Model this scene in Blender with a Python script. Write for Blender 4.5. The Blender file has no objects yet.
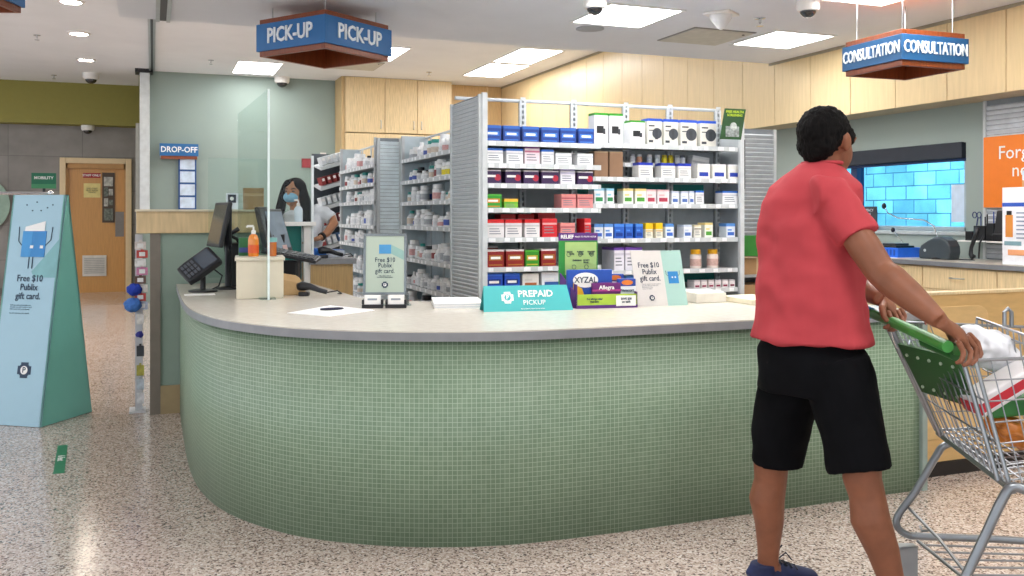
import bpy, math, random
from mathutils import Vector, Matrix, Euler
random.seed(7)
C = bpy.context.scene.collection
PI = math.pi
# ------------------------------------------------------------ camera model
F = 920.0; HZ = 215.0; EYE = 1.42; TH = math.atan(359 / F); S, K = math.sin(TH), math.cos(TH)
def ray(px, py):
    a = (px - 512) / F; b = (HZ - py) / F
    return (S + a * K, K - a * S, b)
def atX(px, py, x):
    r = ray(px, py); t = x / r[0]; return Vector((x, r[1] * t, EYE + r[2] * t))
def atY(px, py, y):
    r = ray(px, py); t = y / r[1]; return Vector((r[0] * t, y, EYE + r[2] * t))
def atZ(px, py, z):
    r = ray(px, py); t = (z - EYE) / r[2]; return Vector((r[0] * t, r[1] * t, z))
cam = bpy.data.cameras.new('camera'); camo = bpy.data.objects.new('camera', cam); C.objects.link(camo)
cam.sensor_width = 36; cam.lens = F / 1024 * 36; cam.shift_y = -(288 - HZ) / 1024; cam.clip_start = .05
camo.location = (0, 0, EYE); camo.rotation_euler = (PI / 2, 0, -TH)
bpy.context.scene.camera = camo
# ------------------------------------------------------------ materials
def lin(h):
    if isinstance(h, str):
        h = h.lstrip('#'); v = [int(h[i:i + 2], 16) / 255 for i in (0, 2, 4)]
    else: v = h
    return tuple(c / 12.92 if c <= .04045 else ((c + .055) / 1.055) ** 2.4 for c in v) + (1,)
MC = {}
def mat(col, rough=.5, metal=0, var=.06, scale=12, bump=0, emit=0, spec=.5, coat=0, key=None, stretch=None):
    k = (str(col), rough, metal, var, scale, bump, emit, spec, coat, str(stretch))
    if k in MC: return MC[k]
    m = bpy.data.materials.new('paint'); m.use_nodes = True; nt = m.node_tree; b = nt.nodes['Principled BSDF']
    b.inputs['Roughness'].default_value = rough; b.inputs['Metallic'].default_value = metal
    b.inputs['Specular IOR Level'].default_value = spec; b.inputs['Coat Weight'].default_value = coat
    b.inputs['Coat Roughness'].default_value = .08
    c = lin(col)
    tc = nt.nodes.new('ShaderNodeTexCoord'); mp = nt.nodes.new('ShaderNodeMapping'); nt.links.new(tc.outputs['Object'], mp.inputs[0])
    if stretch: mp.inputs['Scale'].default_value = stretch
    n = nt.nodes.new('ShaderNodeTexNoise'); n.inputs['Scale'].default_value = scale; n.inputs['Detail'].default_value = 4
    nt.links.new(mp.outputs[0], n.inputs['Vector'])
    r = nt.nodes.new('ShaderNodeValToRGB')
    r.color_ramp.elements[0].color = tuple(x * (1 - var * 1.5) for x in c[:3]) + (1,); r.color_ramp.elements[0].position = .3
    r.color_ramp.elements[1].color = tuple(min(1, x * (1 + var)) for x in c[:3]) + (1,); r.color_ramp.elements[1].position = .7
    nt.links.new(n.outputs['Fac'], r.inputs[0]); nt.links.new(r.outputs[0], b.inputs['Base Color'])
    if bump:
        bp = nt.nodes.new('ShaderNodeBump'); bp.inputs['Strength'].default_value = bump; bp.inputs['Distance'].default_value = .01
        nt.links.new(n.outputs['Fac'], bp.inputs['Height']); nt.links.new(bp.outputs[0], b.inputs['Normal'])
    if emit:
        b.inputs['Emission Color'].default_value = c; b.inputs['Emission Strength'].default_value = emit
    MC[k] = m; return m
def wood(col, dark=.12, rough=.4, sc=(30, 30, 2)):
    return mat(col, rough=rough, var=dark, scale=3, stretch=sc)
def clear(tint='#f8fbfa', refl=.01, rough=.02):
    k = ('clear', tint, refl)
    if k in MC: return MC[k]
    m = bpy.data.materials.new('clear_acrylic'); m.use_nodes = True; nt = m.node_tree; nt.nodes.clear()
    o = nt.nodes.new('ShaderNodeOutputMaterial'); mx = nt.nodes.new('ShaderNodeMixShader'); t = nt.nodes.new('ShaderNodeBsdfTransparent'); g = nt.nodes.new('ShaderNodeBsdfGlossy')
    lw = nt.nodes.new('ShaderNodeLayerWeight'); lw.inputs[0].default_value = .35
    mm = nt.nodes.new('ShaderNodeMath'); mm.operation = 'MULTIPLY_ADD'; mm.inputs[1].default_value = .06; mm.inputs[2].default_value = refl
    nt.links.new(lw.outputs['Fresnel'], mm.inputs[0]); nt.links.new(mm.outputs[0], mx.inputs[0])
    t.inputs[0].default_value = lin(tint); g.inputs['Roughness'].default_value = rough
    nt.links.new(t.outputs[0], mx.inputs[1]); nt.links.new(g.outputs[0], mx.inputs[2]); nt.links.new(mx.outputs[0], o.inputs[0])
    MC[k] = m; return m
def brickmat(c1, c2, mortar, w, h, ms, uv=True, offset=0, rough=.3, bump=.3, swap=None, noise=0, spec=.5):
    m = bpy.data.materials.new('tile'); m.use_nodes = True; nt = m.node_tree; b = nt.nodes['Principled BSDF']; b.inputs['Roughness'].default_value = rough
    b.inputs['Specular IOR Level'].default_value = spec
    tc = nt.nodes.new('ShaderNodeTexCoord'); br = nt.nodes.new('ShaderNodeTexBrick')
    src = tc.outputs['UV'] if uv else tc.outputs['Object']
    if swap:
        sx = nt.nodes.new('ShaderNodeSeparateXYZ'); cx = nt.nodes.new('ShaderNodeCombineXYZ'); nt.links.new(src, sx.inputs[0])
        for i, ch in enumerate(swap): nt.links.new(sx.outputs['XYZ'.index(ch)], cx.inputs[i])
        src = cx.outputs[0]
    nt.links.new(src, br.inputs['Vector'])
    br.offset = offset; br.inputs['Scale'].default_value = 1; br.inputs['Brick Width'].default_value = w; br.inputs['Row Height'].default_value = h
    br.inputs['Mortar Size'].default_value = ms; br.inputs['Mortar Smooth'].default_value = .1
    br.inputs['Color1'].default_value = lin(c1); br.inputs['Color2'].default_value = lin(c2); br.inputs['Mortar'].default_value = lin(mortar)
    out = br.outputs['Color']
    if noise:
        n = nt.nodes.new('ShaderNodeTexNoise'); n.inputs['Scale'].default_value = 3; n.inputs['Detail'].default_value = 8; nt.links.new(src, n.inputs['Vector'])
        mp = nt.nodes.new('ShaderNodeMapRange'); mp.inputs['To Min'].default_value = 1 - noise; mp.inputs['To Max'].default_value = 1 + noise
        mp.inputs['From Min'].default_value = .3; mp.inputs['From Max'].default_value = .7
        nt.links.new(n.outputs['Fac'], mp.inputs[0])
        mx = nt.nodes.new('ShaderNodeMix'); mx.data_type = 'RGBA'; mx.blend_type = 'MULTIPLY'; mx.inputs[0].default_value = 1
        nt.links.new(out, mx.inputs[6]); nt.links.new(mp.outputs[0], mx.inputs[7]); out = mx.outputs[2]
    nt.links.new(out, b.inputs['Base Color'])
    bp = nt.nodes.new('ShaderNodeBump'); bp.inputs['Strength'].default_value = bump; bp.inputs['Distance'].default_value = .003; bp.invert = True
    nt.links.new(br.outputs['Fac'], bp.inputs['Height']); nt.links.new(bp.outputs[0], b.inputs['Normal'])
    return m
def terrazzo():
    m = bpy.data.materials.new('terrazzo'); m.use_nodes = True; nt = m.node_tree; b = nt.nodes['Principled BSDF']; L = nt.links.new
    tc = nt.nodes.new('ShaderNodeTexCoord')
    v = nt.nodes.new('ShaderNodeTexVoronoi'); v.inputs['Scale'].default_value = 125; L(tc.outputs['Object'], v.inputs['Vector'])
    r = nt.nodes.new('ShaderNodeValToRGB'); r.color_ramp.interpolation = 'CONSTANT'
    cs = [(0, '#5f524e'), (.08, '#8d7b71'), (.2, '#c4b0a4'), (.45, '#d3c1b5'), (.68, '#dfd0c5'), (.86, '#a8928a'), (.93, '#ebe2db')]
    while len(r.color_ramp.elements) < len(cs): r.color_ramp.elements.new(.5)
    for e, (p, c) in zip(r.color_ramp.elements, cs): e.position = p; e.color = lin(c)
    sp = nt.nodes.new('ShaderNodeSeparateColor'); L(v.outputs['Color'], sp.inputs[0]); L(sp.outputs[0], r.inputs[0])
    n = nt.nodes.new('ShaderNodeTexNoise'); n.inputs['Scale'].default_value = 1.2; n.inputs['Detail'].default_value = 3; L(tc.outputs['Object'], n.inputs['Vector'])
    mp = nt.nodes.new('ShaderNodeMapRange'); mp.inputs['To Min'].default_value = .86; mp.inputs['To Max'].default_value = 1.0; L(n.outputs['Fac'], mp.inputs[0])
    mx = nt.nodes.new('ShaderNodeMix'); mx.data_type = 'RGBA'; mx.blend_type = 'MULTIPLY'; mx.inputs[0].default_value = 1
    L(r.outputs[0], mx.inputs[6]); L(mp.outputs[0], mx.inputs[7]); L(mx.outputs[2], b.inputs['Base Color'])
    b.inputs['Roughness'].default_value = .14; b.inputs['Specular IOR Level'].default_value = .5
    return m
WHITE = mat('#ece9e4', .45); PAPER = mat('#f3f1ee', .7, var=.01); BLACK = mat('#15151a', .4); STEEL = mat('#b9bcc0', .28, 1); CHROME = mat('#d5d7da', .15, 1)
MAPLE = wood('#dfc79b'); MAPLED = wood('#c9a877'); GREYP = mat('#a4a8ab', .45); LGREY = mat('#c6cacc', .45)
CHERRY = wood('#84401f', .15, .35); SAGE = mat('#93a398', .6, var=.02, scale=3); TEAL = mat('#1b8079', .5)
# ------------------------------------------------------------ mesh builder
class MB:
    def __init__(s): s.v = []; s.f = []; s.m = []; s.uv = {}
    def add(s, vs, fs, mi=0, M=None):
        o = len(s.v)
        s.v += [(M @ Vector(p)) if M else Vector(p) for p in vs]
        s.f += [tuple(i + o for i in f) for f in fs]; s.m += [mi] * len(fs); return s
    def box(s, c, d, mi=0, M=None):
        x, y, z = c; a, b, e = d[0] / 2, d[1] / 2, d[2] / 2
        vs = [(x + i * a, y + j * b, z + k * e) for k in (-1, 1) for j in (-1, 1) for i in (-1, 1)]
        return s.add(vs, [(0, 2, 3, 1), (4, 5, 7, 6), (0, 1, 5, 4), (2, 6, 7, 3), (0, 4, 6, 2), (1, 3, 7, 5)], mi, M)
    def bx(s, lo, hi, mi=0, M=None):
        return s.box([(a + b) / 2 for a, b in zip(lo, hi)], [abs(b - a) for a, b in zip(lo, hi)], mi, M)
    def quad(s, a, b, c, d, mi=0, M=None): return s.add([a, b, c, d], [(0, 1, 2, 3)], mi, M)
    def prism(s, poly, h0, h1, mi=0, M=None):      # poly in XY
        n = len(poly); vs = [(p[0], p[1], h0) for p in poly] + [(p[0], p[1], h1) for p in poly]
        return s.add(vs, [tuple(range(n))[::-1], tuple(range(n, 2 * n))] + [(i, (i + 1) % n, n + (i + 1) % n, n + i) for i in range(n)], mi, M)
    def prismf(s, poly, y0, y1, mi=0, M=None):     # poly in XZ, along Y
        R = Matrix(((1, 0, 0, 0), (0, 0, -1, 0), (0, 1, 0, 0), (0, 0, 0, 1)))
        return s.prism(poly, -y0, -y1, mi, (M @ R) if M else R)
    def lathe(s, prof, c=(0, 0, 0), n=16, mi=0, M=None, axis='z'):
        vs = []; fs = []
        for r, z in prof:
            for k in range(n):
                a = 2 * PI * k / n; p = (r * math.cos(a), r * math.sin(a), z)
                if axis == 'x': p = (p[2], p[0], p[1])
                if axis == 'y': p = (p[0], p[2], p[1])
                vs.append((p[0] + c[0], p[1] + c[1], p[2] + c[2]))
        for j in range(len(prof) - 1):
            for k in range(n):
                fs.append((j * n + k, j * n + (k + 1) % n, (j + 1) * n + (k + 1) % n, (j + 1) * n + k))
        fs.append(tuple(range(n))[::-1]); fs.append(tuple(range((len(prof) - 1) * n, len(prof) * n)))
        return s.add(vs, fs, mi, M)
    def tube(s, pts, r, n=8, mi=0, M=None, up=None, closed=False):
        pts = [Vector(p) for p in pts]; rs = r if isinstance(r, (list, tuple)) else [r] * len(pts)
        rs = [q if isinstance(q, (list, tuple)) else (q, q) for q in rs]
        vs = []; prev = None
        for i, p in enumerate(pts):
            if closed: t = pts[(i + 1) % len(pts)] - pts[i - 1]
            else: t = pts[min(i + 1, len(pts) - 1)] - pts[max(i - 1, 0)]
            t.normalize()
            if up is not None: u = Vector(up) - t * Vector(up).dot(t)
            elif prev is None:
                q = Vector((0, 0, 1)) if abs(t.z) < .9 else Vector((0, 1, 0)); u = q - t * q.dot(t)
            else: u = prev - t * prev.dot(t)
            if u.length < 1e-6: u = t.orthogonal()
            u.normalize(); prev = u; w = t.cross(u)
            for k in range(n):
                a = 2 * PI * k / n; vs.append(p + u * math.cos(a) * rs[i][0] + w * math.sin(a) * rs[i][1])
        fs = []; m = len(pts)
        for j in range(m if closed else m - 1):
            j2 = (j + 1) % m
            for k in range(n): fs.append((j * n + k, j * n + (k + 1) % n, j2 * n + (k + 1) % n, j2 * n + k))
        if not closed: fs.append(tuple(range(n))[::-1]); fs.append(tuple(range((m - 1) * n, m * n)))
        return s.add(vs, fs, mi, M)
    def ell(s, c, r, M=None, n=20, mi=0, rot=None):
        prof = [(max(.001, math.sin(PI * i / 12)), -math.cos(PI * i / 12)) for i in range(13)]
        T = Matrix.Translation(c) @ (rot.to_matrix().to_4x4() if rot else Matrix()) @ Matrix.Diagonal((r[0], r[1], r[2], 1))
        return s.lathe(prof, n=n, mi=mi, M=(M @ T) if M else T)
    def mesh(s, name, mats):
        me = bpy.data.meshes.new(name); me.from_pydata([tuple(v) for v in s.v], [], s.f)
        for m in (mats if isinstance(mats, (list, tuple)) else [mats]): me.materials.append(m)
        for p, mi in zip(me.polygons, s.m): p.material_index = mi
        me.update(); return me
    def build(s, name, mats, parent=None, bevel=0, smooth=False, loc=None, seg=2):
        o = bpy.data.objects.new(name, s.mesh(name, mats)); C.objects.link(o)
        if loc: o.location = loc
        if parent: o.parent = parent
        if bevel:
            b = o.modifiers.new('bevel', 'BEVEL'); b.width = bevel; b.segments = seg; b.limit_method = 'ANGLE'
        if smooth:
            for p in o.data.polygons: p.use_smooth = True
            if smooth != 'all':
                try: o.data.set_sharp_from_angle(angle=math.radians(40))
                except Exception: pass
        return o
def thing(name, label, cat, loc=(0, 0, 0), rz=0, group=None):
    o = bpy.data.objects.new(name, None); C.objects.link(o); o.location = loc; o.rotation_euler = (0, 0, rz); o.empty_display_size = .1
    o['label'] = label; o['category'] = cat
    if group: o['group'] = group
    return o
def tag(o, label, cat, group=None, kind=None):
    o['label'] = label; o['category'] = cat
    if group: o['group'] = group
    if kind: o['kind'] = kind
    return o
def struct(o): o['kind'] = 'structure'; return o
def Rz(a): return Matrix.Rotation(a, 4, 'Z')
def text(s, size, m, parent, loc, rz=0, tilt=0, name='lettering', ext=.001, bold=.0, align='CENTER', flat=False, xs=1, space=1.0, lead=1.0, label=None):
    cu = bpy.data.curves.new('t', 'FONT'); cu.body = s; cu.size = size; cu.extrude = ext; cu.offset = bold * size; cu.align_x = align; cu.align_y = 'CENTER'
    cu.space_character = space; cu.space_line = lead; cu.resolution_u = 2
    o = bpy.data.objects.new('t', cu); C.objects.link(o); dg = bpy.context.evaluated_depsgraph_get(); dg.update()
    me = bpy.data.meshes.new_from_object(o.evaluated_get(dg)); bpy.data.objects.remove(o)
    me.transform(Matrix.Translation(loc) @ Rz(rz) @ Matrix.Rotation((0 if flat else PI / 2) + tilt, 4, 'X') @ Matrix.Diagonal((xs, 1, 1, 1)))
    me.materials.clear(); me.materials.append(m); me.name = name
    r = bpy.data.objects.new(name, me); C.objects.link(r)
    if parent: r.parent = parent
    return r
ORD = ['first', 'second', 'third', 'fourth', 'fifth', 'sixth', 'seventh', 'eighth', 'ninth', 'tenth', 'eleventh', 'twelfth', 'thirteenth', 'fourteenth', 'fifteenth', 'sixteenth', 'seventeenth', 'eighteenth', 'nineteenth', 'twentieth', 'twenty-first', 'twenty-second', 'twenty-third', 'twenty-fourth', 'twenty-fifth']

# ============================================================ THE SETTING
LOWC, HIC = 3.0, 3.78
struct(MB().bx((-9, -7, -.1), (6.5, 19, 0)).build('floor', terrazzo()))
CEIL = mat('#e6e9ef', .8, var=.02, scale=2)
struct(MB().bx((-.25, -7, LOWC), (6.4, 7.97, LOWC + .7)).build('ceiling', CEIL))
struct(MB().bx((-9, -7, HIC), (6.4, 19, HIC + .1)).build('ceiling', mat('#eceef2', .8, var=.02, scale=2)))
greytile = brickmat('#827d78', '#8a8580', '#6f6b67', 1.2, .62, .006, uv=False, swap='XZY', rough=.5, bump=.1, noise=.14)
# back wall with door opening
wb = MB(); DX0, DX1, DZ = -1.47, -.47, 2.36
wb.bx((-9, 18.5, 0), (DX0, 18.65, HIC)); wb.bx((DX1, 18.5, 0), (-.05, 18.65, HIC)); wb.bx((DX0, 18.5, DZ), (DX1, 18.65, HIC))
struct(wb.build('wall_back', greytile))
struct(MB().bx((-9, 18.15, 3.04), (-.22, 18.5, HIC)).build('wall_back_bulkhead', mat('#8b8440', .7, var=.02)))
struct(MB().bx((-9, 18.47, 0), (DX0 - .1, 18.5, .12)).build('baseboard_back', mat('#6a6560', .5)))
struct(MB().bx((-.2, 16.2, 0), (6.35, 16.35, HIC)).build('wall_green', mat('#909f98', .7, var=.02, scale=2)))
struct(MB().bx((-.22, 16.35, 0), (-.05, 18.5, HIC)).build('wall_side', mat('#7b7440', .7)))
col = MB().bx((-.2, 15.98, 1.3), (-.05, 16.2, HIC - .06)); struct(col.build('trim_column', mat('#c9ced0', .5), bevel=.01))
struct(MB().bx((-.27, 15.95, HIC - .06), (.0, 16.3, HIC)).build('trim_track_box', BLACK))
struct(MB().bx((-.26, 16.0, 0), (-.2, 16.3, 2.9)).build('trim_edge', mat('#8c8c86', .4)))
tr = MB().bx((-.06, 8, HIC - .03), (-.03, 15.95, HIC)).bx((-.0, 8, HIC - .03), (.03, 15.95, HIC)).bx((-.03, 8, HIC - .012), (0, 15.95, HIC), 1)
struct(tr.build('trim_shutter_track', [STEEL, BLACK]))
tr = MB().bx((.02, 3, LOWC - .02), (.05, 7.97, LOWC)).bx((.1, 3, LOWC - .02), (.13, 7.97, LOWC)).bx((.05, 3, LOWC - .008), (.1, 7.97, LOWC), 1)
struct(tr.build('trim_near_track', [STEEL, BLACK]))
# door
dr = struct(MB().bx((DX0, 18.52, 0), (DX1, 18.57, DZ)).build('door_1', wood('#c9924f', .06, .35, (18, 18, 1.5))))
fr = MB().bx((DX0 - .1, 18.42, 0), (DX0, 18.62, DZ + .1)).bx((DX1, 18.42, 0), (DX1 + .1, 18.62, DZ + .1)).bx((DX0, 18.42, DZ), (DX1, 18.62, DZ + .1))
fr.build('door_frame', mat('#dcc39a', .4, var=.03), dr, bevel=.008)
MB().bx((DX0, 18.45, 0), (DX0 + .03, 18.52, DZ)).bx((DX1 - .03, 18.45, 0), (DX1, 18.52, DZ)).bx((DX0, 18.45, DZ - .09), (DX1, 18.52, DZ)).build('door_stop', mat('#b98a52', .5), dr)
gr = MB().bx((-1.2, 18.49, .3), (-.8, 18.52, .68)); 
for k in range(9): gr.box((-1.0, 18.485, .36 + k * .033), (.34, .012, .018), 1, Matrix.Translation((0, 0, 0)))
gr.build('vent_grille', [mat('#d8d2c8', .5), mat('#b4b0aa', .4)], dr)
nt_ = MB().bx((-.87, 18.495, 1.28), (-.66, 18.52, 2.2))
for k, (z0, z1) in enumerate([(1.95, 2.12), (1.76, 1.93), (1.58, 1.73), (1.32, 1.54)]): nt_.bx((-.84, 18.485, z0), (-.69 if k in (0, 3) else -.77, 18.495, z1), 1 + k % 2); nt_.bx((-.76, 18.486, z0 + .02), (-.69, 18.496, z1 - .03), 2 - k % 2)
nt_.build('notice_board', [mat('#4b3a2c', .5), mat('#b5b3aa', .6, var=.3, scale=20), mat('#6f756a', .6, var=.4, scale=25)], dr)
MB().bx((-.65, 18.5, 1.02), (-.5, 18.52, 1.48)).build('push_plate', mat('#77706a', .35, .6), dr)
sg = tag(MB().bx((-1.19, 18.5, 2.1), (-.9, 18.52, 2.19)).build('door_sign', mat('#a3161d', .5)), 'small red sign with white lettering at top of the tan door', 'sign')
text('STAFF ONLY', .055, PAPER, sg, (-1.045, 18.495, 2.145), bold=.02)
sg = tag(MB().bx((-1.18, 18.5, 1.74), (-.9, 18.515, 2.0)).build('notice_sheet', mat('#e0cf8a', .7)), 'yellow paper notice taped under the red sign on the tan door', 'notice')
text('EMPLOYEES\nMUST WASH\nHANDS', .035, mat('#4a4533', .6), sg, (-1.04, 18.495, 1.87))
# right wall with window
WX = 6.35; WY0, WY1, WZ0, WZ1 = 5.8, 7.5, 1.28, 2.03
w = MB(); w.bx((WX, -7, 0), (WX + .2, WY0, HIC)); w.bx((WX, WY1, 0), (WX + .2, 16.35, HIC)); w.bx((WX, WY0, 0), (WX + .2, WY1, WZ0)); w.bx((WX, WY0, WZ1), (WX + .2, WY1, HIC))
struct(w.build('wall_right', mat('#97a39c', .7, var=.02, scale=2)))
SX = 6.0; SZ = 2.35
so = MB(); y = -4.9
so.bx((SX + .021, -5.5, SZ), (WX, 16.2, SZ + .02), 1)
bounds = []; w0 = .57 * 1.0
# panel joints seen at these pixels on the soffit face
y = atX(1006, 60, SX).y; 
while y > -5: y -= .555
while y < 16.2:
    y2 = min(y + .555, 16.2); so.bx((SX, y + .004, SZ - .0), (SX + .02, y2 - .004, HIC)); y = y2
so.bx((SX + .012, -5.5, SZ + .021), (SX + .1, 16.2, HIC), 2)
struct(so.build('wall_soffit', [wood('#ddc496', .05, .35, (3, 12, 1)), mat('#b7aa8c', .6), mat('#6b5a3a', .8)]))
struct(MB().bx((SX - .015, 7.97, HIC - .03), (SX, 16.2, HIC)).bx((SX - .015, -5.5, LOWC - .025), (SX, 7.97, LOWC)).build('trim_soffit', mat('#9b927c', .6)))
wn = struct(MB().bx((WX + .08, WY0 + .04, WZ0 + .04), (WX + .09, WY1 - .04, WZ1)).build('window_1', clear('#a8def4', .02)))
f = MB()
for lo, hi in [((WX + .02, WY0, WZ0), (WX + .14, WY1, WZ0 + .04)), ((WX + .02, WY0, WZ0), (WX + .14, WY0 + .04, WZ1)), ((WX + .02, WY1 - .04, WZ0), (WX + .14, WY1, WZ1))]: f.bx(lo, hi)
f.build('window_frame', mat('#9fb0b8', .4), wn, bevel=.005)
MB().bx((WX + .03, 7.12, WZ0 + .04), (WX + .12, 7.2, WZ1)).build('window_mullion', mat('#16305c', .4), wn)
tag(MB().bx((WX - .03, WY0 + .02, 1.9), (WX + .03, WY1, 2.035)).bx((WX - .0, WY0 + .0, 1.875), (WX + .02, WY1 - .02, 1.9), 1).build('roller_blind', [mat('#1d2430', .6), mat('#12305f', .5)], bevel=.006), 'dark roller blind rolled up at top of drive-through window', 'blind')
struct(MB().bx((WX - .02, WY0 - .05, WZ0 - .035), (WX + .03, WY1 + .05, WZ0)).build('trim_window_sill', mat('#b5bcbc', .4), bevel=.006))
# outside, behind the window
stone = brickmat('#d6dad6', '#9fabad', '#737f83', .36, .18, .008, uv=False, swap='YZX', offset=.37, rough=.85, bump=1, noise=.25)
struct(MB().bx((9.2, 4, -.1), (9.5, 10.1, 4.2)).build('wall_stone_outside', stone))
struct(MB().bx((6.55, 0, -.12), (14, 20, -.1)).build('ground_outside', mat('#8d8c88', .9)))
# counter on left: half wall with ledge
hw = MB().bx((-.02, 7.02, 0), (.05, 7.3, 1.29)); struct(hw.build('trim_post', mat('#7a7064', .5)))
struct(MB().bx((.05, 7.04, .2), (.81, 7.28, 1.29)).build('wall_half', mat('#8fa193', .6, var=.02)))
struct(MB().bx((.05, 7.02, 0), (.81, 7.3, .2)).build('baseboard_half', mat('#a5906a', .6)))
lg = MB().bx((-.11, 7.0, 1.29), (.82, 7.34, 1.445)); struct(lg.build('trim_ledge', wood('#d6b98b', .1, .4, (10, 10, 1.5)), bevel=.004))
struct(MB().bx((-.12, 6.98, 1.445), (.84, 7.36, 1.46)).build('trim_ledge_cap', mat('#d6c9ae', .4)))

# ============================================================ CEILING THINGS
EM = mat('#ffffff', .5, emit=13)
def panel_light(x0, x1, y0, y1, z, lab, st=None):
    t = thing('ceiling_light', lab, 'light', ((x0 + x1) / 2, (y0 + y1) / 2, z), 0, 'lit ceiling panels')
    a, b = (x1 - x0) / 2, (y1 - y0) / 2
    MB().bx((-a, -b, -.012), (a, -b + .025, 0)).bx((-a, b - .025, -.012), (a, b, 0)).bx((-a, -b + .025, -.012), (-a + .025, b - .025, 0)).bx((a - .025, -b + .025, -.012), (a, b - .025, 0)).build('frame', mat('#e9e9e6', .5), t)
    MB().bx((-a + .025, -b + .025, -.008), (a - .025, b - .025, -.002)).build('diffuser', EM, t)
LPN = [(3.16, 3.82, 6.1, 6.82, LOWC, 'bright square ceiling panel left of the white cone detector'), (4.95, 5.6, 6.48, 7.17, LOWC, 'bright square ceiling panel between the cone detector and consultation sign'),
       (4.5, 5.12, 4.2, 5.45, LOWC, 'bright ceiling panel cut by the top edge above consultation sign'), (1.2, 1.9, 14.6, 15.85, HIC, 'lit ceiling panel just left of the pick-up sign'),
       (2.75, 3.4, 12.6, 13.8, HIC, 'lit ceiling panel partly behind right end of pick-up sign'), (4.83, 5.5, 12.0, 13.25, HIC, 'long lit panel above the shelving, nearer of two in line'),
       (4.85, 5.55, 13.4, 14.75, HIC, 'long lit panel above the shelving, farther of two in line')]
for a in LPN: panel_light(*a)
# unseen ceiling panels added for light, some to brighten shelves and back left
for x0, y0, z in [(1.5, 10.6, HIC), (3.4, 9.9, HIC), (2.7, 4.7, LOWC), (1.4, 3.4, LOWC), (1.4, .6, LOWC), (3.6, .6, LOWC), (3.4, 3.2, LOWC), (1.4, -2.4, LOWC), (4.2, -2.4, LOWC), (.4, 9.6, HIC), (-2.6, 11.2, HIC), (3.0, 9.4, HIC), (-4, 2, HIC), (-4, 6, HIC), (-4, 10.5, HIC), (-4, -2, HIC), (-7, 4, HIC), (-7, 9, HIC), (-4.5,14.5,HIC)]:
    t = panel_light(x0, x0 + .62, y0, y0 + 1.22, z, 'unseen lit ceiling panel added to light the store')
def disc(px, py, lab):
    p = atZ(px, py, HIC)
    t = thing('downlight', lab, 'light', p, 0, 'recessed downlights')
    MB().lathe([(.14, 0), (.14, -.015), (.11, -.018), (.105, 0)], n=24).build('trim_ring', WHITE, t, smooth=True)
    MB().lathe([(.1, -.006), (.1, -.012)], n=24).build('lamp', mat('#fff4e0', .5, emit=60), t)
disc(79, 33, 'lit round downlight, middle of three on the left ceiling')
disc(86, 59.5, 'lit round downlight on left ceiling, nearest the dome camera')
disc(71, 1, 'lit round downlight cut by the top edge of picture')
def dome(p, lab, s=1):
    t = thing('dome_camera', lab, 'camera', p, 0, 'dome cameras')
    MB().lathe([(.085 * s, 0), (.085 * s, -.05 * s), (.075 * s, -.07 * s), (.06 * s, -.072 * s)], n=24).build('housing', WHITE, t, smooth=True)
    MB().ell((0, 0, -.07 * s), (.06 * s, .06 * s, .05 * s)).build('dome', mat('#17171a', .1, coat=1), t, smooth='all')
dome(atZ(91, 73, HIC), 'white dome camera on left ceiling below the two downlights', 1.5)
dome(Vector((-1.1, 18.3, 3.04)), 'white dome camera under the olive band above tan door', 1.3)
dome(atZ(282, 77, HIC), 'white dome camera on ceiling under left end of pick-up sign', 1.5)
dome(atZ(808, 1.5, LOWC), 'dark dome camera at the top edge right of cone detector', 1.0)
dome(atZ(595, -1, LOWC), 'dark dome camera cut by top edge above the speaker grille', 1.0)
for i, (px, py, z, lab) in enumerate([(37, 35, HIC, 'sprinkler head alone at far left of the ceiling'), (54, 75, HIC, 'sprinkler head left of the dome camera on left ceiling'), (211, 60, HIC, 'sprinkler head beside the lit panel left of pick-up sign'), (760, 18, LOWC, 'sprinkler head right of the white cone detector'), (429, 72, HIC, 'sprinkler head above the upper maple cabinets')]):
    p = atZ(px, py, z)
    tag(MB().lathe([(.045, 0), (.045, -.006), (.012, -.01), (.012, -.04), (.004, -.045), (.004, -.06), (.03, -.062), (.03, -.066)], n=14).build('sprinkler_head', CHROME, smooth=True, loc=p), lab, 'sprinkler', 'ceiling sprinklers')
p = atZ(721, 13, LOWC)
t = thing('cone_detector', 'white cone-shaped detector hanging under the grey ceiling', 'detector', p, .6)
MB().prism([(-.11, -.11), (.11, -.11), (.11, .11), (-.11, .11)], -.02, 0).build('mount_plate', WHITE, t, bevel=.006)
MB().lathe([(.09, -.02), (.085, -.045), (.03, -.12), (.012, -.13)], n=24).build('cone', mat('#dcdcdc', .4), t, smooth=True)
p = atZ(590, 28.5, LOWC)
tag(MB().lathe([(.12, 0), (.12, -.006), (.1, -.01), (.001, -.011)], n=28).build('ceiling_speaker', mat('#a9acb0', .6, bump=.5, scale=200), loc=p, smooth=True), 'round grey speaker grille in the ceiling by lit panel', 'speaker')
def vent(q, z, lab, colr='#b9b5a8'):
    a = [atZ(px, py, z) for px, py in q]; cx = sum((p for p in a), Vector()) / 4
    t = thing('ceiling_hatch', lab, 'hatch', cx, 0, 'ceiling hatches')
    x0, x1 = min(p.x for p in a), max(p.x for p in a); y0, y1 = min(p.y for p in a), max(p.y for p in a); x0 -= cx.x; x1 -= cx.x; y0 -= cx.y; y1 -= cx.y
    MB().bx((x0, y0, -.008), (x1, y1, 0)).build('frame', mat('#8b8a86', .5), t)
    MB().bx((x0 + .02, y0 + .02, -.014), (x1 - .02, y1 - .02, -.008)).build('hatch_panel', mat(colr, .6), t)
    MB().lathe([(.012, -.02), (.012, -.014)], ((x1 - .08), y0 + .08, 0), 10).build('latch', BLACK, t)
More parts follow.
